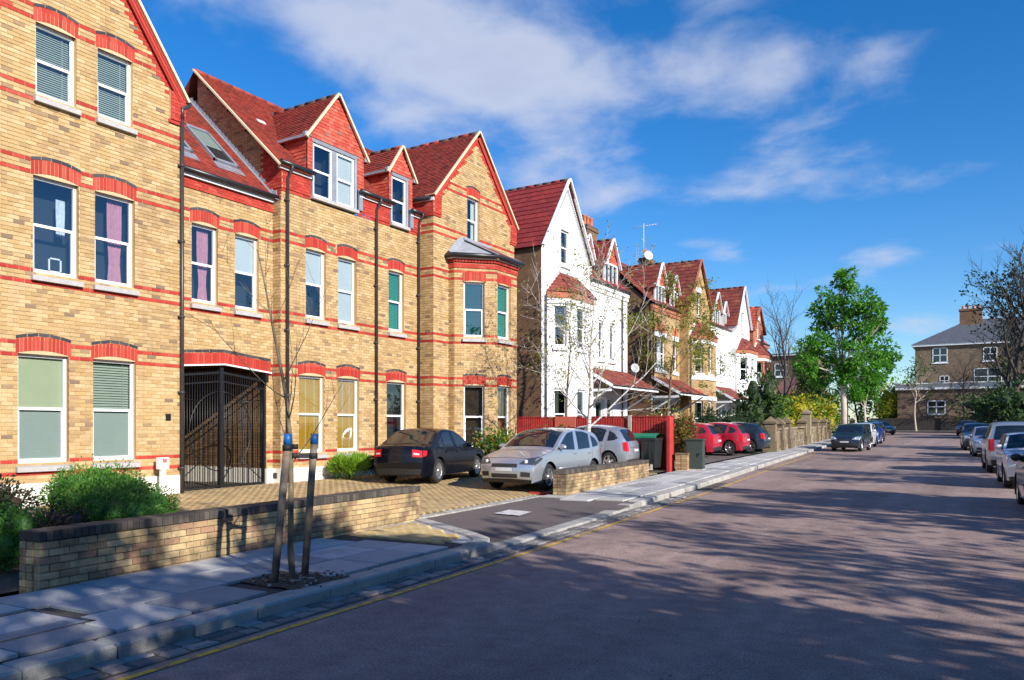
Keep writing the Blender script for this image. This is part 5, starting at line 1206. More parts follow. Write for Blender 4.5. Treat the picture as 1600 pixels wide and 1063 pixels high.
    m_.tube([T(3.75, q, .003) for q in [lerp(-.985, .985, i / 10) for i in range(11)]], .005, 'car_plastic', 4); m_.build('bonnet_gap', body)
    m_ = MB()
    sb = n - 4.0 if kind != 'sedan' else n - 5
    for q in (-1, 1): m_.tube([T(s, q * .70, .003) for s in [lerp(D['rg'][1] + .1, n - 2.3, i / 6) for i in range(7)]], .005, 'car_plastic', 4)
    m_.tube([T(n - 2.3, q, .003) for q in [lerp(-.7, .7, i / 8) for i in range(9)]], .005, 'car_plastic', 4); m_.build('boot_gap', body)
    if roofrails:
        for sg in (-1, 1): m_ = MB(); m_.tube([Vector((x, sg * .60, z)) for x, z in ((.0, 1.60), (-.2, 1.69), (-1.4, 1.70), (-1.7, 1.62))], .02, 'car_plastic', 6); m_.build('roof_rail', th)
    # wheels
    r = D['r']
    for xw in D['wh']:
        for sg in (-1, 1):
            yo = hw(xw, .4) - .025; ax = Vector((0, sg, 0)); o = Vector((xw, sg * yo, r)); t = MB()
            t.lathe([(r * .64, .0), (r * .70, .012), (r * .90, .010), (r * .985, -.02), (r, -.06), (r, -.15), (r * .96, -.185), (r * .64, -.19)], o, ax, 28, 'rubber'); ty = t.build('wheel', th)
            t = MB(); t.lathe([(r * .655, .004), (r * .62, .006), (r * .59, -.035), (r * .58, -.1)], o, ax, 28, 'alloy'); t.lathe([(.001, -.07), (r * .58, -.075)], o, ax, 20, 'car_plastic', False)
            x1 = Vector((1, 0, 0)); z1 = Vector((0, 0, 1))
            for k in range(spokes):
                a = 2 * math.pi * k / spokes + .3; d = x1 * math.cos(a) + z1 * math.sin(a); e = x1 * -math.sin(a) + z1 * math.cos(a); w0, w1 = .055 * 5 / spokes, .035 * 5 / spokes
                f = [o + ax * -.012 + d * .03 + e * w0, o + ax * -.004 + d * r * .62 + e * w1, o + ax * -.004 + d * r * .62 - e * w1, o + ax * -.012 + d * .03 - e * w0]; g = [p - ax * .035 for p in f]; t.face(f, 'alloy')
                for q in range(4): t.face([f[q], g[q], g[(q + 1) % 4], f[(q + 1) % 4]], 'alloy')
            t.lathe([(.001, .004), (.045, .002), (.055, -.03)], o, ax, 12, 'alloy'); t.build('rim', ty)
    th.scale = (sc_[0] * lx, sc_[1], sc_[2]); th.rotation_euler = (0, 0, R(heading)); th.location = loc
    return th
def on_drive(x, y): return (x, y, fz(x, y))
def at_road(x, y): return (x, y, gz(y))
car('sedan', 'paint_black', on_drive(-13.62, 17.90), 100, 'black saloon car seen from behind on the block paved forecourt', dark_low=False, spokes=9, group=None)
car('hatch', 'paint_silver', on_drive(-10.15, 18.25), -89, 'silver hatchback facing the camera behind the low brick wall', lx=1.06, lights='dark', group=None, spokes=5, dark_low=False)
car('super', 'paint_silver2', on_drive(-11.75, 23.9), 186, 'silver supermini parked tail outward in front of the red fence', lx=.90, group=None)
car('super', 'paint_red', on_drive(-12.2, 34.9), 181, 'red hatchback mostly hidden behind the autumn coloured bush', lx=.90, group=None)
car('super', 'paint_red', on_drive(-11.6, 37.4), 181, 'red hatchback parked tail out, right of the hidden red one', lx=.92, group=None)
car('hatch', 'paint_navy', on_drive(-11.4, 39.9), 182, 'dark blue car parked tail out next to the red hatchbacks', group=None)
car('super', 'paint_navy', at_road(-6.72, 48.3), -93, 'dark blue hatchback parked at the kerb below the big green tree', lights='clear', group=None, lx=.98)
car('super', 'paint_white', at_road(-7.05, 54.6), -90, 'white car parked directly behind the dark blue hatchback', group=None, lx=.9)
car('hatch', 'paint_blue', at_road(-7.35, 60.6), -89, 'bright blue car third in the left kerb line', group=None)
car('super', 'paint_dark', at_road(-7.75, 66.8), -86.5, 'dark maroon car behind the bright blue one', group=None)
car('sedan', 'paint_navy', at_road(-9.9, 91.5), -60, 'dark blue saloon far off at the left kerb near the end of the road', group=None, detail=1)
car('super', 'paint_dark', at_road(-11.0, 96.0), -86, 'dark car half hidden behind the far dark blue saloon', group=None, detail=1)
car('hatch', 'paint_dark', at_road(-1.75, 89.5), -96, 'dark purple car far down the right side of the road', group=None, detail=1)
car('super', 'paint_navy', at_road(-.55, 52.5), -86, 'dark car with only its roof showing behind the silver coupe on the right', group=None, detail=1)
car('hatch', 'paint_silver', at_road(.08, 44.6), -86.5, 'silver coupe facing the camera, farthest silver car on the right', group=None, sc_=(.95, .95, .98))
car('suv', 'paint_silver2', at_road(.70, 32.6), 93, 'silver estate car with roof rails and tall red tail lamp on the right', group=None, roofrails=True, dark_low=False)
car('mini', 'paint_white', at_road(1.05, 26.1), -87, 'white small car with round headlights facing the camera on the right', group=None, grille='wide')
car('hatch', 'paint_grey', at_road(1.43, 19.3), 93.5, 'grey car cut off by the right picture edge with black door mirror', group=None)
# ------------------------------------------------------------------ trees and plants
def leaf_mat(name, stops, trans=.35, rough=.5):
    m = bpy.data.materials.new(name); m.use_nodes = True; MATS[name] = m; nt = m.node_tree; n = nt.nodes; L = nt.links; n.clear()
    o = n.new('ShaderNodeOutputMaterial'); g = n.new('ShaderNodeNewGeometry'); oi = n.new('ShaderNodeObjectInfo')
    a = n.new('ShaderNodeMath'); a.operation = 'ADD'; L.new(g.outputs['Random Per Island'], a.inputs[0]); L.new(oi.outputs['Random'], a.inputs[1]); f = n.new('ShaderNodeMath'); f.operation = 'FRACT'; L.new(a.outputs[0], f.inputs[0])
    c = ramp(n, L, f.outputs[0], stops); nz = noise_node(n, L, g.outputs['Position'], 1.6, 3)
    c = mixc(n, L, 1.0, c, ramp(n, L, nz.outputs['Fac'], [(.3, (.72,) * 3), (.7, (1.25,) * 3)]), 'MULTIPLY')
    p = n.new('ShaderNodeBsdfPrincipled'); p.inputs['Roughness'].default_value = rough; p.inputs['Specular IOR Level'].default_value = .3; L.new(c, p.inputs['Base Color'])
    t = n.new('ShaderNodeBsdfTranslucent'); L.new(c, t.inputs['Color']); mx = n.new('ShaderNodeMixShader'); mx.inputs[0].default_value = trans
    L.new(p.outputs[0], mx.inputs[1]); L.new(t.outputs[0], mx.inputs[2]); L.new(mx.outputs[0], o.inputs[0])
leaf_mat('leaf_bright', [(0, (.045, .17, .012)), (.4, (.075, .26, .02)), (.75, (.11, .33, .03)), (1, (.16, .38, .04))], .4)
leaf_mat('leaf_mid', [(0, (.03, .085, .015)), (.5, (.05, .13, .02)), (1, (.09, .17, .03))]); leaf_mat('leaf_dark', [(0, (.014, .035, .012)), (.6, (.03, .06, .02)), (1, (.05, .085, .025))], .15)
leaf_mat('leaf_yellow', [(0, (.40, .33, .02)), (.5, (.55, .46, .03)), (1, (.36, .40, .04))], .4); leaf_mat('leaf_lime', [(0, (.13, .30, .02)), (.5, (.22, .42, .03)), (1, (.32, .46, .05))], .4); leaf_mat('leaf_auburn', [(0, (.26, .07, .02)), (.35, (.36, .13, .03)), (.6, (.16, .12, .03)), (.8, (.10, .14, .03)), (1, (.42, .20, .06))], .3)
leaf_mat('leaf_juniper', [(0, (.035, .11, .025)), (.4, (.06, .17, .03)), (.8, (.10, .25, .04)), (1, (.17, .33, .05))], .25); leaf_mat('leaf_juniper_lit', [(0, (.05, .16, .03)), (.5, (.09, .25, .03)), (1, (.18, .36, .05))], .25); leaf_mat('leaf_heath', [(0, (.03, .026, .018)), (.5, (.06, .04, .03)), (1, (.11, .07, .055))], .15); leaf_mat('leaf_birch', [(0, (.16, .20, .02)), (.5, (.24, .26, .035)), (1, (.30, .27, .05))], .4)  # leaf_juniper_lit paints sunlight into brighter juniper greens
M('bark', (.14, .10, .07), .9, .35, 9, .5); M('bark_dark', (.06, .048, .04), .9, .35, 6, .4); M('bark_sap', (.17, .14, .09), .85, .3, 14, .4); M('bark_pale', (.50, .42, .35), .85, .2, 5, .3)
def birch_bark():
    m, n, L, b = new_mat('bark_birch'); p = coords(n); mp = n.new('ShaderNodeMapping'); mp.inputs['Scale'].default_value = (6, 6, 26); L.new(p, mp.inputs[0]); t = noise_node(n, L, mp.outputs[0], 1.0, 4)
    L.new(ramp(n, L, t.outputs['Fac'], [(.36, (.10, .085, .08)), (.44, (.62, .58, .55)), (.8, (.78, .75, .72))]), b.inputs['Base Color']); b.inputs['Roughness'].default_value = .8
birch_bark()
def rdir(r): 
    z = r.uniform(-1, 1); a = r.uniform(0, 6.283); s = math.sqrt(1 - z * z); return Vector((s * math.cos(a), s * math.sin(a), z))
def leaf(mb, p, d, size, k, r, ratio=.5):
    d = d.normalized(); x = d.cross(rdir(r)); 
    if x.length < 1e-3: x = d.orthogonal()
    x.normalize(); i = len(mb.v); w = size * ratio * .5; q = p + d * size
    mb.v += [tuple(p), tuple(p + d * size * .5 + x * w), tuple(q), tuple(p + d * size * .5 - x * w)]; mb.f.append((i, i + 1, i + 2, i + 3)); mb.m.append(k); mb.sm.append(False)
def grow(mb, p, d, ln, rad, lvl, prm, r, tips, mat):
    nseg = prm.get('seg', 5) if lvl < 2 else 4; pts = [p.copy()]; rads = [rad]; d = d.normalized(); up = prm['up'][min(lvl, len(prm['up']) - 1)]; wob = prm['wob']; end = rad * prm.get('taper', .35)
    for i in range(nseg):
        d = (d + rdir(r) * wob + Vector((0, 0, up))).normalized(); pts.append(pts[-1] + d * ln / nseg); rads.append(lerp(rad, end, (i + 1) / nseg))
    mb.tube(pts, rads, mat, 8 if rad > .06 else (5 if rad > .015 else 3), cap=False)
    if lvl >= prm['lv']:
        tips.append((pts[-1], d)); tips.append((pts[-2], d)); return
    nc = prm['n'][min(lvl, len(prm['n']) - 1)]; t0 = prm.get('start', .3) if lvl == 0 else .15
    for c in range(nc):
        t = t0 + (1 - t0) * (c + r.uniform(.1, .9)) / nc; f = t * nseg; i = min(int(f), nseg - 1); q = pts[i].lerp(pts[i + 1], f - i); rr = lerp(rads[i], rads[i + 1], f - i)
        ax = (pts[i + 1] - pts[i]).normalized(); o = ax.orthogonal().normalized(); o.rotate(Matrix.Rotation(r.uniform(0, 6.283) if lvl else c * 2.4 + r.uniform(-.4, .4), 3, ax)); ang = R(prm['ang'][min(lvl, len(prm['ang']) - 1)] * r.uniform(.75, 1.25))
        dd = ax * math.cos(ang) + o * math.sin(ang); l2 = ln * prm['len'][min(lvl, len(prm['len']) - 1)] * r.uniform(.65, 1.2) * (1.15 - .55 * t if lvl == 0 else 1)
        grow(mb, q, dd, l2, max(rr * prm.get('rr', .55), prm.get('rmin', .003)), lvl + 1, prm, r, tips, mat)
    tips.append((pts[-1], d))
def tree(label, base, ht, rad, prm, seed, bark='bark', leafm=None, per=0, lsize=.1, lspread=.25, cat='tree', name='tree', group=None, trunk_frac=.85, lean=(0, 0), ratio=.5):
    r = random.Random(seed); th = thing(name, base, label, cat, group); mb = MB(); tips = []
    grow(mb, Vector(base) - Vector((0, 0, .1)), Vector((lean[0], lean[1], 1)), ht * trunk_frac, rad, 0, prm, r, tips, bark); mb.build('trunk', th)
    if leafm:
        mb = MB(); k = mb.mi(leafm)
        for (p, d) in tips:
            for _ in range(per): leaf(mb, p + rdir(r) * lspread * r.random(), (d + rdir(r) * .9), lsize * r.uniform(.6, 1.3), k, r, ratio)
        mb.build('crown', th)
    return th
def clump_tree(label, base, clumps, rad, seed, bark, leafm, per, lsize, fork, name='tree', sub=22):
    """crown made of leaf clumps at given centres (x, y, z, radius)"""
    r = random.Random(seed); th = thing(name, base, label, 'tree'); mb = MB(); b0 = Vector(base); f = b0 + Vector((r.uniform(-.1, .1), 0, fork))
    mb.tube([b0 - Vector((0, 0, .1)), b0.lerp(f, .5) + Vector((.05, .03, 0)), f], [rad, rad * .8, rad * .62], bark, 8)
    for c in clumps:
        q = Vector(c[:3]); m1 = f.lerp(q, .45) + rdir(r) * .25 - Vector((0, 0, .2)); mb.tube([f, m1, q], [rad * .42, rad * .25, rad * .08], bark, 6, cap=False)
        for _ in range(7): d = rdir(r); mb.tube([m1.lerp(q, r.random()), q + d * c[3] * .8], [rad * .1, .01], bark, 3, cap=False)
    mb.build('trunk', th); mb = MB(); k = mb.mi(leafm)
    for c in clumps:
        q = Vector(c[:3])
        for s_ in range(sub):
            d = rdir(r); cs = q + d * c[3] * (r.random() ** .5) ; sr = c[3] * r.uniform(.18, .34)
            for _ in range(per): e = rdir(r); leaf(mb, cs + e * sr * r.random() ** .5, e + Vector((0, 0, -.25)) + d * .4, lsize * r.uniform(.6, 1.3), k, r, .42)
    mb.build('crown', th); return th
def bush(label, c, rx, ry, rz, n, lsize, mat, seed, name='shrub', cat='shrub', lumps=9, group=None, up=.2, ratio=.5, stem='bark_dark', flat=False):
    r = random.Random(seed); th = thing(name, (c[0], c[1], c[2]), label, cat, group); mb = MB(); mats = mat if isinstance(mat, (list, tuple)) else [mat]
    L_ = [(Vector((0, 0, rz * .5)), 1.0 if lumps < 14 else .7)] + [(Vector(((rx * .62 if lumps < 14 else rx * r.uniform(.15, .8)) * math.cos(a), (ry * .62 if lumps < 14 else ry * r.uniform(.15, .8)) * math.sin(a), rz * r.uniform(.3, .75))), r.uniform(.34, .55) if lumps < 14 else r.uniform(.22, .36)) for a in [6.283 * i / lumps + r.uniform(-.3, .3) for i in range(lumps)]]
    for i in range(n):
        o, s_ = L_[r.randrange(len(L_))]; d = rdir(r); rad = r.uniform(.72, 1.02) if r.random() < .8 else r.random()
        if flat: p = Vector((r.uniform(-rx, rx), r.uniform(-ry, ry), rz * r.random() ** .4))
        else: p = o + Vector((d.x * rx * s_, d.y * ry * s_, d.z * rz * (.55 if lumps < 14 else 1.0) * s_)) * rad
        if p.z < .02: p.z = r.uniform(.02, .2)
        leaf(mb, Vector(c) + p, d + Vector((0, 0, up)) + rdir(r) * .5, lsize * r.uniform(.6, 1.35), mb.mi(mats[r.randrange(len(mats))]), r, ratio)
    for (o, s_) in L_[(1 if lumps >= 14 else 0):]:      # leafy mass inside each lump
        q = .64 if lumps >= 14 else .5; zq = 1.0 if lumps >= 14 else .55; rows = []
        for i in range(8):
            v_ = math.pi * i / 7; rows.append([])
            for j in range(11):
                u_ = 2 * math.pi * (j % 10) / 10; d = Vector((math.sin(v_) * math.cos(u_), math.sin(v_) * math.sin(u_), math.cos(v_))); k_ = q * s_ * (1 + .25 * noise.noise(d * 2.3 + o * 3 + Vector(c)))
                p = o + Vector((d.x * rx * k_, d.y * ry * k_, d.z * rz * zq * k_)); p.z = max(p.z, .0); rows[-1].append(Vector(c) + p)
        mb.grid(rows, mats[0], False)
    mb.build('foliage', th); st = MB()
    for i in range(6): d = rdir(r); st.tube([c, Vector(c) + Vector((d.x * rx * .5, d.y * ry * .5, rz * .6))], [.03, .008], stem, 5)
    st.build('stem', th); return th
# sapling with stakes at the kerb
tree('bare staked sapling on the near pavement with thin upright twigs', (-6.62, 6.12, .13), 3.75, .042, dict(lv=2, n=[13, 3, 2], up=[.05, .10, .06], wob=.085, ang=[44, 38], len=[.36, .42], start=.36, rr=.42, rmin=.0035, seg=9, taper=.14), 12, 'bark_sap', name='sapling', cat='tree', trunk_frac=1.0, lean=(.015, .0))
M('stake_wood', (.20, .155, .115), .85, .4, 7, .5); M('cap_blue', (.01, .13, .42), .45, .05, world=False); M('strap', (.012, .012, .013), .7, .1)
for (a, t, lb) in (((-6.62, 5.85, .1), (-6.49, 5.93, 1.74), 'left leaning timber tree stake with blue cap beside the sapling'), ((-6.60, 6.27, .1), (-6.50, 6.33, 1.74), 'right upright timber tree stake with blue cap beside the sapling')):
    s_ = thing('tree_stake', a, lb, 'stake', 'stakes of the sapling'); mb = MB(); A, T_ = Vector(a), Vector(t); mb.tube([A, A.lerp(T_, .5), T_], [.043, .042, .040], 'stake_wood', 9); mb.build('post', s_)
    mb = MB(); mb.tube([A.lerp(T_, .935), T_ + Vector((0, 0, .01))], .0445, 'cap_blue', 9); mb.build('cap', s_)
    mb = MB(); z = 1.60 if a[1] < 6 else 1.50; p = A.lerp(T_, (z - .1) / 1.64); q = Vector((-6.60, 6.12, z + .005)); mb.tube([p - Vector((0, 0, .03)), p + Vector((0, 0, .03))], .05, 'strap', 9); mb.bar(p, q, .012, .055, 'strap'); mb.tube([q - Vector((0, 0, .028)), q + Vector((0, 0, .028))], .045, 'strap', 9); mb.build('strap', s_)
# birch in the forecourt
tree('slender white barked birch with sparse young leaves rising between the silver cars', (-10.8, 22.3, fz(-10.8, 22.3)), 6.1, .095, dict(lv=3, n=[17, 8, 5], up=[.03, .07, .02], wob=.11, ang=[52, 40, 42], len=[.55, .46, .44], start=.26, rr=.50, rmin=.006, seg=8, taper=.12), 5, 'bark_birch', 'leaf_birch', 1, .085, .12, name='birch_tree', trunk_frac=.98)
tree('leafy yellow green birch growing between the white house and the brown house', (-14.9, 40.0, gz(40) + .1), 9.2, .10, dict(lv=3, n=[10, 6, 4], up=[.05, .0, -.05], wob=.12, ang=[44, 40, 40], len=[.42, .42, .42], start=.4, rr=.45, rmin=.005, seg=7, taper=.12), 15, 'bark', 'leaf_birch', 12, .13, .35, name='birch_tree')
tree('thin twiggy tree with pale yellow leaves against the white house side wall', (-14.2, 26.9, gz(26.9) + .2), 7.4, .07, dict(lv=3, n=[9, 5, 3], up=[.06, .06, 0], wob=.12, ang=[34, 36, 40], len=[.42, .42, .42], start=.3, rr=.45, rmin=.004, seg=7, taper=.12), 25, 'bark', 'leaf_birch', 5, .10, .3, name='birch_tree')
# big green street tree and its neighbour
def cpx(list_, dep):
    out = []; sa, ca = math.sin(R(31.515)), math.cos(R(31.515)); r = random.Random(9)
    for (u, v, rad) in list_:
        t = dep + r.uniform(-1.2, 1.2); s = (u - 800) / 1215; out.append((t * (-sa + s * ca), t * (ca + s * sa), 1.82 + (668 - v) * t / 1215, rad * .88 * t / 1215))
    return out
clump_tree('big bright green street tree on the left pavement beyond the red cars', (-9.3, 62.9, gz(62.9) + .1), cpx([(1322, 440, 22), (1300, 468, 30), (1340, 468, 30), (1288, 498, 24), (1360, 482, 22), (1318, 500, 28), (1372, 505, 18), (1352, 515, 24), (1275, 540, 26), (1305, 548, 34), (1340, 560, 34), (1375, 548, 30), (1388, 565, 18), (1262, 568, 20), (1290, 580, 26), (1366, 585, 22), (1328, 585, 22)], 58.5), .26, 31, 'bark_pale', 'leaf_bright', 40, .31, 5.2, sub=20)
clump_tree('smaller green street tree behind the big one', (-10.5, 84, gz(84) + .1), cpx([(1345, 600, 22), (1365, 590, 20), (1335, 618, 16), (1360, 612, 18)], 77), .16, 33, 'bark_pale', 'leaf_bright', 40, .32, 2.6, sub=18)
BARE = dict(lv=3, n=[9, 7, 5], up=[.03, .10, .06], wob=.12, ang=[38, 36, 34], len=[.55, .46, .45], start=.22, rr=.55, rmin=.012, seg=6, taper=.3)
tree('bare winter tree behind the dark shrubs left of the big green tree', (-18.2, 83, 1.0), 13.5, .24, dict(BARE, n=[13, 9, 6]), 41, 'bark_dark')
tree('bare winter tree with dense fine twigs at the right picture edge', (1.6, 86, 1.0), 15.5, .42, dict(BARE, n=[15, 10, 8], rmin=.02), 42, 'bark_dark')
tree('dark ivy clad tree at the right edge beside the bare winter tree', (4.5, 90, 1.0), 16, .5, dict(BARE, n=[12, 8, 5], rmin=.02), 43, 'bark_dark', 'leaf_dark', 3, .35, .8)
tree('thin young street tree with light trunk on the far pavement', (-7.7, 109, gz(109) + .1), 8.0, .12, dict(BARE, lv=2, start=.5), 44, 'bark_pale', 'leaf_mid', 5, .28, .5)
tree('pale green thin tree far left of the grey roofed house', (-22, 125, 1.2), 9.5, .15, BARE, 45, 'bark', 'leaf_mid', 2, .22, .4)
for i, (x, y, h, lm, per, lb) in enumerate(((-2.6, 109.5, 9.5, None, 0, 'bare dark tree in front of the far villa centre'), (2.0, 109.6, 10.5, 'leaf_dark', 2, 'dark twiggy tree in front of the far villa right part'), (-15.5, 118, 10, 'leaf_mid', 5, 'soft green tree beyond the yellow bush at the road end'), (-21, 112, 11, 'leaf_lime', 4, 'yellow green tree behind the red roofed house'), (-14.2, 79, 6.0, 'leaf_mid', 5, 'young green tree in front of the red roofed house'), (-25, 120, 12, None, 0, 'tall bare tree far behind the red roofed house'))):
    tree(lb, (x, y, gz(y)), h, .16, dict(BARE, n=[11, 8, 5]), 140 + i, 'bark_dark', lm, per, .26, .5)
# shrubs down the street
bush('clipped dark green hedge on top of the brown stone wall', (-13.0, 43.6, gz(43) + .2), 2.6, .9, 2.15, 3600, .16, 'leaf_dark', 51, 'hedge', 'hedge', 10)
bush('tall loose dark shrub beside the clipped hedge', (-11.8, 47.2, gz(47) + .2), 1.3, 1.2, 4.6, 2600, .2, ['leaf_dark', 'leaf_mid'], 52)
bush('rounded mid green bush behind the stone street wall', (-12.4, 51.6, gz(51) + .2), 1.7, 1.5, 3.2, 3600, .2, ['leaf_mid', 'leaf_mid', 'leaf_lime'], 53)
bush('yellow flowering bush behind the stone street wall', (-13.3, 62, gz(62)), 2.6, 2.0, 3.7, 3800, .24, ['leaf_yellow', 'leaf_yellow', 'leaf_mid', 'leaf_lime'], 54)
bush('second yellow bush right of the first behind the wall', (-12.6, 70, gz(70)), 2.2, 2.0, 3.6, 2600, .26, ['leaf_yellow', 'leaf_lime', 'leaf_mid'], 55)
bush('tall bright yellow green bush left of the far brick house', (-10.9, 112.6, gz(112)), 2.0, 1.6, 6.4, 4200, .3, ['leaf_yellow', 'leaf_lime'], 56)
bush('green bush under the far brick house windows', (-7.0, 112.5, 1.3), 2.0, 1.2, 4.0, 2000, .3, ['leaf_mid', 'leaf_dark'], 57)
bush('large dark evergreen mass on the right beyond the parked cars', (2.2, 80, .9), 3.0, 4.5, 5.2, 5200, .32, ['leaf_dark', 'leaf_dark', 'leaf_mid'], 58)
bush('dark shrubbery in front of the far brick house right part', (2.4, 104, 1.3), 5.5, 2.0, 4.5, 4200, .32, ['leaf_dark', 'leaf_mid'], 59)
# near planting
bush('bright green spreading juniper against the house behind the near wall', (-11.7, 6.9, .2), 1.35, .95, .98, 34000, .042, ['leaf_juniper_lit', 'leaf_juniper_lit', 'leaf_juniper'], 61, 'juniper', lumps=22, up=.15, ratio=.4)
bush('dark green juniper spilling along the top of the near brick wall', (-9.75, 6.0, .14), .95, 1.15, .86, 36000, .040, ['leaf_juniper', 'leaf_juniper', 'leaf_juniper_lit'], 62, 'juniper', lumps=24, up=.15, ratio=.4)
bush('low green juniper at the left picture edge', (-10.3, 4.6, .10), .9, .7, .80, 18000, .040, 'leaf_juniper', 63, 'juniper', lumps=14, up=.15, ratio=.4)
bush('brown leafless heather between the junipers', (-9.6, 5.2, .12), .45, .4, .82, 2600, .045, 'leaf_heath', 64, 'heather', lumps=7, up=.6, ratio=.3)
bush('dark purple shrub at the left edge against the house', (-12.6, 5.3, .18), 1.3, 1.0, 1.0, 5600, .06, ['leaf_heath', 'leaf_dark'], 65, lumps=8)
bush('feathery bright green grass clump under the yellow blinds', (-15.45, 16.35, .36), .55, .52, .66, 3200, .16, 'leaf_lime', 66, 'ornamental_grass', 'grass clump', lumps=6, up=1.0, ratio=.14)
bush('low dark shrub between the grass clump and the black car', (-15.2, 17.6, .36), .62, .7, .68, 2600, .07, ['leaf_dark', 'leaf_mid', 'leaf_heath'], 67, lumps=7)
bush('red tinged bushy shrub in front of the bay between the two cars', (-13.75, 21.35, .40), .75, .85, 1.5, 3600, .10, ['leaf_mid', 'leaf_auburn', 'leaf_lime', 'leaf_mid'], 68, lumps=9)
bush('auburn leaved bush at the street end of the red fence', (-9.75, 26.75, .32), .85, .75, 2.35, 5200, .10, ['leaf_auburn', 'leaf_auburn', 'leaf_mid'], 69, lumps=10)
bush('small auburn shrub showing in front of the red fence', (-13.9, 25.55, .4), .8, .32, 1.75, 1300, .09, ['leaf_auburn', 'leaf_mid'], 70, lumps=6)
bush('strip of light green hedge showing over the red fence', (-10.3, 27.6, .4), 1.0, .35, 2.15, 1800, .10, 'leaf_lime', 71, 'hedge', 'hedge', lumps=6)
# street trees on the other side: out of the picture, they shade the road
SHADE = [(5.6, -1.0, 10.0, 5, .27, 'spreading leafy street tree on the right pavement beside the camera'), (5.4, -6.0, 9.5, 4, .28, 'leafy street tree on the right pavement behind the camera'), (10.8, .9, 9.2, 14, .33, 'dense leafy garden tree on the right, level with the near wall'), (9.4, -5.0, 9.0, 14, .34, 'leafy garden tree on the right behind the camera'), (7.6, 2.2, 7.0, 13, .31, 'small dense garden tree on the right just past the camera'), (11.5, 7.8, 7.6, 3, .28, 'sparse garden tree on the right opposite the driveway crossing'),
 (11.0, 13.4, 8.8, 15, .32, 'leafy garden tree on the right opposite the silver hatchback'), (9.5, 24.0, 7.6, 5, .28, 'sparse garden tree on the right level with the small white car'), (9.5, 36, 8, 5, .28, 'sparse garden tree on the right past the silver estate'), (9.0, 50, 8, 5, .28, 'sparse garden tree far along the right side')]
OPP = dict(lv=3, n=[9, 6, 5], up=[.05, .04, .02], wob=.14, ang=[50, 42, 40], len=[.55, .46, .45], start=.28, rr=.5, rmin=.012, seg=6, taper=.3)
for i, (x, y, h, per, ls, lb) in enumerate(SHADE):
    tree(lb, (x, y, gz(y) + .1), h, .2, OPP, 70 + i, 'bark', 'leaf_mid' if per else None, per, ls, .5, name='street_tree', group=None)

def far_wood():
    r = random.Random(77); mb = MB(); k = [mb.mi(m) for m in ('leaf_mid', 'leaf_dark', 'leaf_mid', 'leaf_lime')]
    for i in range(46):
        x = -95 + i * 3.2 + r.uniform(-1, 1); y = 165 + r.uniform(-12, 14); h = r.uniform(6, 10.5); kk = k[r.randrange(4)]
        for j in range(260):
            d = rdir(r); p = Vector((x + d.x * 2.8, y + d.y * 2.8, 1.2 + h * .5 + d.z * h * .52)); leaf(mb, p, d + rdir(r) * .5, r.uniform(.5, 1.1), kk, r, .6)
    tag(mb.build('distant_wood'), 'belt of mixed distant trees closing the view beyond the road end', 'trees', kind='stuff')
far_wood()
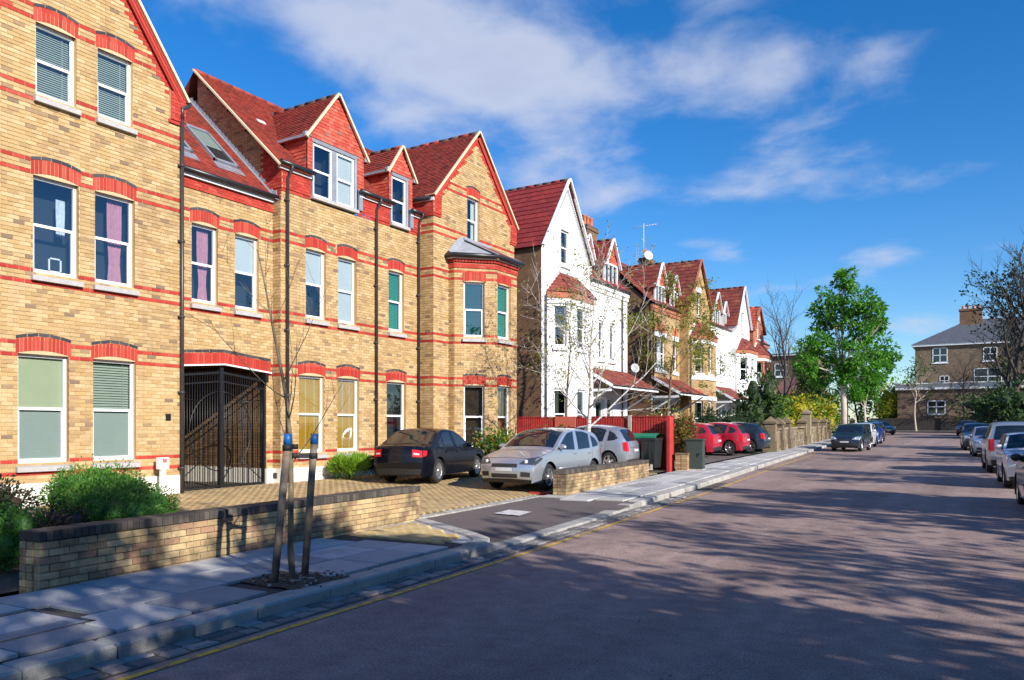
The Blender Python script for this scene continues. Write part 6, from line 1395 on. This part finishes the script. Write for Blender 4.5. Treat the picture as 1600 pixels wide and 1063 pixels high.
# ------------------------------------------------------------------ street furniture and far buildings
M('bin_black', (.018, .022, .022), .5, .2, 6, world=False); M('bin_green', (.015, .22, .12), .45, .08, 5); M('cabinet_green', (.045, .06, .05), .55, .15, 8); M('box_green', (.02, .11, .07), .5, .1, 5)
def street_bits():
    th = thing('waste_bin', (-10.15, 25.25, .35), 'large black wheeled waste bin with green lid in front of the red fence', 'bin'); mb = MB()
    lo = [(-10.72, 24.95, .45), (-9.66, 24.95, .45), (-9.66, 25.62, .45), (-10.72, 25.62, .45)]; hi = [(-10.82, 24.85, 1.42), (-9.58, 24.85, 1.42), (-9.58, 25.72, 1.42), (-10.82, 25.72, 1.42)]
    for i in range(4): mb.face([lo[i], lo[(i + 1) % 4], hi[(i + 1) % 4], hi[i]], 'bin_black')
    mb.face(lo[::-1], 'bin_black'); mb.box((-10.2, 25.28, 1.42), (1.28, .92, .07), 'bin_black')
    for q in range(4): mb.box((-10.6 + q * .27, 24.88, .95), (.04, .05, .85), 'bin_black')
    mb.build('body', th); mb = MB(); rows = [[Vector((x, lerp(24.82, 25.75, j / 8), 1.48 + .14 * math.sin(math.pi * (j + .4) / 8.8))) for j in range(9)] for x in (-10.85, -10.2, -9.55)]; mb.grid(rows, 'bin_green', True); mb.box((-10.2, 24.83, 1.49), (1.3, .05, .06), 'bin_green'); mb.build('lid', th)
    for (x, y) in ((-10.6, 25.0), (-9.8, 25.0), (-10.6, 25.55), (-9.8, 25.55)): w_ = MB(); w_.lathe([(.001, .03), (.08, .03), (.1, 0), (.08, -.03), (.001, -.03)], (x, y, .46), (1, 0, 0), 12, 'rubber'); w_.build('castor', th)
    th = thing('utility_cabinet', (-8.66, 26.25, .32), 'dark green utility cabinet standing on the pavement beside the auburn bush', 'cabinet'); mb = MB(); mb.box((-8.66, 26.25, .85), (.58, .42, 1.06), 'cabinet_green', .1); mb.box((-8.66, 26.25, .35), (.62, .46, .08), 'concrete', .1); mb.build('body', th)
    mb = MB(); mb.box((-8.66, 26.25, 1.40), (.64, .48, .05), 'cabinet_green', .1); mb.build('top', th); mb = MB(); mb.box((-8.64, 26.03, .85), (.5, .012, .95), 'cabinet_green', .1); mb.box((-8.46, 26.01, .9), (.03, .02, .1), 'black_iron', .1); mb.build('door', th)
    th = thing('brick_pier', (-9.07, 26.0, .3), 'short brick pier at the pavement between the red fence and the cabinet', 'pier'); r = random.Random(2); mb = MB(); mb.box((-9.02, 26.02, .6), (.38, .38, .6), 'grey_mortar', .05); mb.build('core', th); bm_ = block_mesh('brick', .205, .10, .069, 'wall_brick', .005)
    for k in range(7):
        for q in range(2):
            put('brick', bm_, th, (-9.115 + q * .212 , 25.85, .32 + k * .08), .05); put('brick', bm_, th, (-8.845, 25.93 + q * .212, .32 + k * .08), math.pi / 2 + .05)
    mb = MB(); mb.box((-9.0, 26.02, .91), (.46, .46, .06), 'old_stone', .05); mb.build('coping', th)
    for i, (x, lb) in enumerate(((-10.95, 'left of the two small green recycling tubs at the stone wall'), (-10.5, 'right of the two small green recycling tubs at the stone wall'))):
        th = thing('recycling_tub', (x, 41.3, .52), lb, 'tub', 'green recycling tubs'); mb = MB(); mb.lathe([(.001, 0), (.18, 0), (.23, .55), (.25, .55), (.25, .60), (.001, .60)], (x, 41.3, .52), (0, 0, 1), 14, 'box_green'); mb.build('body', th); mb = MB(); mb.lathe([(.26, .60), (.26, .64), (.001, .67)], (x, 41.3, .52), (0, 0, 1), 14, 'box_green'); mb.build('lid', th)
    th = thing('dust_bin', (-11.6, 41.4, .52), 'slim black dustbin beside the dark blue parked car', 'bin'); mb = MB(); mb.lathe([(.001, 0), (.24, 0), (.29, .9), (.31, .92), (.31, .97), (.001, 1.02)], (-11.6, 41.4, .52), (0, 0, 1), 14, 'bin_black'); mb.build('body', th)
    th = thing('meter_box', (-15.7, 10.72, .27), 'small white service box on a post against the house plinth', 'box'); mb = MB(); mb.box((-15.72, 10.72, .6), (.09, .10, .75), 'white_frame'); mb.build('post', th); mb = MB(); mb.box((-15.72, 10.72, 1.02), (.15, .22, .26), 'white_frame'); mb.build('box', th); mb = MB(); mb.box((-15.64, 10.72, 1.08), (.01, .10, .09), 'fence_red_new'); mb.build('notice', th)
    mb = MB(); mb.box((-9.2, 16.28, fz(-9.2, 16.3) + .02), (.52, .12, .06), 'red_brick', .2); tag(mb.build('loose_red_brick'), 'red brick edging lying by the front wheel of the silver hatchback', 'brick')
    mb = MB(); mb.box((-9.85, 25.0, .47), (.24, .2, .2), 'concrete', .3); tag(mb.build('concrete_block'), 'small pale concrete block on the ground before the red fence post', 'block')
street_bits()
M('dull_roof', (.17, .075, .06), .85, .3, 1.5)
def far_house(name, label, x0, x1, y0, y1, h, wall, roofm, rise, hip=True, wins=(), faces='-y', base=None, band=None):
    zb = gz(y0) if base is None else base; th = thing(name, ((x0 + x1) / 2, (y0 + y1) / 2, zb), label, 'house'); mb = MB()
    c = [(x0, y0), (x1, y0), (x1, y1), (x0, y1)]
    for i in range(4): a, b = c[i], c[(i + 1) % 4]; mb.face([(*a, zb - .5), (*b, zb - .5), (*b, zb + h), (*a, zb + h)], wall)
    mb.build('wall', th); o = .45; e = [(x0 - o, y0 - o, zb + h), (x1 + o, y0 - o, zb + h), (x1 + o, y1 + o, zb + h), (x0 - o, y1 + o, zb + h)]
    ym = (y0 + y1) / 2; ins = min((y1 - y0) / 2, (x1 - x0) * .4) if hip else 0; r0, r1 = (x0 - (0 if hip else o) + ins, ym, zb + h + rise), (x1 + (0 if hip else o) - ins, ym, zb + h + rise); mb = MB()
    mb.face([e[0], e[1], r1, r0], roofm); mb.face([e[2], e[3], r0, r1], roofm); mb.face([e[1], e[2], r1], roofm if hip else wall); mb.face([e[3], e[0], r0], roofm if hip else wall); mb.face(e[::-1], 'white_frame'); mb.build('roof', th)
    mb = MB(); mb.box(((x0 + x1) / 2, y0 - .2, zb + h - .12), (x1 - x0 + .6, .3, .25), 'white_frame'); mb.box((x0 - .2, ym, zb + h - .12), (.3, y1 - y0 + .6, .25), 'white_frame'); mb.build('eaves', th)
    for (ax, u, z, wd, hh) in wins:
        W_ = Wall(None, (0, y0), (1, 0), (0, -1)) if ax == 'y' else (Wall(None, (x1, 0), (0, 1), (1, 0)) if ax == 'x' else Wall(None, (x0, 0), (0, 1), (-1, 0)))
        m2 = MB(); f = .09; z += zb
        for (a, b, za, zc) in ((u, u + f, z, z + hh), (u + wd - f, u + wd, z, z + hh), (u, u + wd, z, z + f), (u, u + wd, z + hh - f, z + hh), (u, u + wd, z + hh * .5 - .04, z + hh * .5 + .04), (u + wd / 2 - .04, u + wd / 2 + .04, z, z + hh)): W_.bx(m2, a, b, za, zc, -.02, .05, 'white_frame')
        W_.bx(m2, u - .1, u + wd + .1, z - .14, z, -.02, .1, 'white_frame'); w_ = m2.build('window', th); m2 = MB(); W_.q(m2, u + f, u + wd - f, z + f, z + hh - f, .012, 'car_window'); m2.build('pane', w_)
    return th
eh = far_house('brick_villa', 'dark brick three storey villa with grey hipped roof closing the end of the road', -8.2, 10.5, 114, 126, 11.3, 'dun_brick', 'grey_slate', 3.6, wins=[('y', -6.2, 8.9, 1.7, 1.9), ('y', -.6, 8.9, 1.5, 1.7), ('y', 4.2, 8.9, 1.3, 1.7), ('y', -5.4, 5.9, 1.1, 1.3), ('y', -1.6, 5.9, 3.0, 2.1), ('-x', 117, 8.4, 1.0, 1.8), ('-x', 121, 5.8, 1.0, 1.8)], base=1.25)
for (x, y) in ((-2.0, 119), (5, 121)):
    mb = MB(); mb.box((x, y, 15.7), (2.6, .9, 3.2), 'side_brick'); mb.box((x, y, 17.3), (2.8, 1.1, .25), 'side_brick'); c = mb.build('chimney', eh)
    for q in range(4): p = MB(); p.lathe([(.17, 0), (.14, .5), (.001, .5)], (x - .9 + q * .6, y, 17.4), (0, 0, 1), 8, 'terracotta'); p.build('chimney_pot', c)
ex = thing('brick_extension', (-4, 112, 1.25), 'single storey brick extension with white parapet in front of the far villa', 'building'); mb = MB(); mb.box((.2, 112.6, 3.9), (20.4, 3.4, 5.6), 'dun_brick'); mb.build('wall', ex)
mb = MB(); mb.box((.2, 112.5, 6.95), (20.8, 3.8, .75), 'white_render'); mb.box((.2, 112.4, 7.35), (21.2, 4.2, .14), 'white_render'); mb.build('parapet', ex)
for u in (-6.6, -1.6, 2.8):
    W_ = Wall(None, (0, 110.9), (1, 0), (0, -1)); m2 = MB()
    for (a, b, za, zc) in ((u, u + .12, 3.4, 5.2), (u + 1.9, u + 2.0, 3.4, 5.2), (u, u + 2, 3.4, 3.52), (u, u + 2, 5.08, 5.2), (u + .95, u + 1.05, 3.4, 5.2), (u, u + 2, 4.35, 4.45)): W_.bx(m2, a, b, za, zc, -.02, .06, 'white_frame')
    w_ = m2.build('window', ex); m2 = MB(); W_.q(m2, u, u + 2, 3.4, 5.2, .012, 'car_window'); m2.build('pane', w_)
M('fence_dark', (.035, .028, .024), .8, .3, 3); ff = thing('garden_fence', (-3, 110.6, 1.3), 'dark timber fence along the far pavement before the villa', 'fence')
for i in range(60):
    m_ = MB(); m_.box((-13 + i * .33, 110.62, 2.15), (.31, .05, 1.7), 'fence_dark'); m_.build('board', ff)
far_house('brick_flats', 'brown brick flats behind the bare tree left of the big green tree', -31, -17.5, 92, 104, 9.2, 'dun_brick', 'grey_slate', .6, wins=[('y', -29, 6.6, 1.4, 1.5), ('y', -25, 6.6, 1.4, 1.5), ('y', -21, 6.6, 1.4, 1.5), ('y', -25, 3.4, 1.4, 1.5), ('y', -21, 3.4, 1.4, 1.5), ('x', 94, 6.4, 1.2, 1.4), ('x', 98, 3.4, 1.2, 1.4)])
far_house('red_roof_house', 'small brick house with dark red roof behind the big green tree', -21.5, -14.6, 86.5, 92, 4.0, 'stock_brick', 'dull_roof', 2.4, hip=True, wins=[('y', -16.5, 2.4, 1.6, 1.2), ('x', 88, 2.4, 1.8, 1.2)])
for (ya, yb, lb) in ((-30, 2, 'long brick terrace set back on the right behind the camera'), (3.2, 12.4, 'unseen brick house added to block sky light opposite the nearest gable'), (13.6, 22.8, 'unseen brick house added to block sky light opposite the parked black saloon'), (24, 33, 'unseen brick house added to block sky light opposite the white house'), (34.2, 43.4, 'unseen brick house added to block sky light opposite the brown house')):  # single houses: unseen, added to block low sky light and deepen shade
    far_house('unseen_house', lb, 15.6, 24, ya, yb, 6.6, 'stock_brick', 'dull_roof', 2.8, hip=True, wins=[('-x', lerp(ya, yb, .25), 3.6, 1.4, 1.7), ('-x', lerp(ya, yb, .65), 3.6, 1.4, 1.7), ('-x', lerp(ya, yb, .25), .9, 1.4, 1.8)])
th = thing('lamp_post', (-10.9, 76, gz(76)), 'dark slim lamp column between the big green tree and its neighbour', 'lamp post'); mb = MB(); mb.tube([(-10.9, 76, .8), (-10.9, 76, 1.9), (-10.9, 76, 5.4)], [.09, .06, .045], 'black_iron', 8); mb.build('column', th); mb = MB(); mb.lathe([(.05, 0), (.2, .1), (.22, .4), (.05, .55), (.001, .6)], (-10.9, 76, 5.4), (0, 0, 1), 10, 'galvanised'); mb.build('lantern', th)
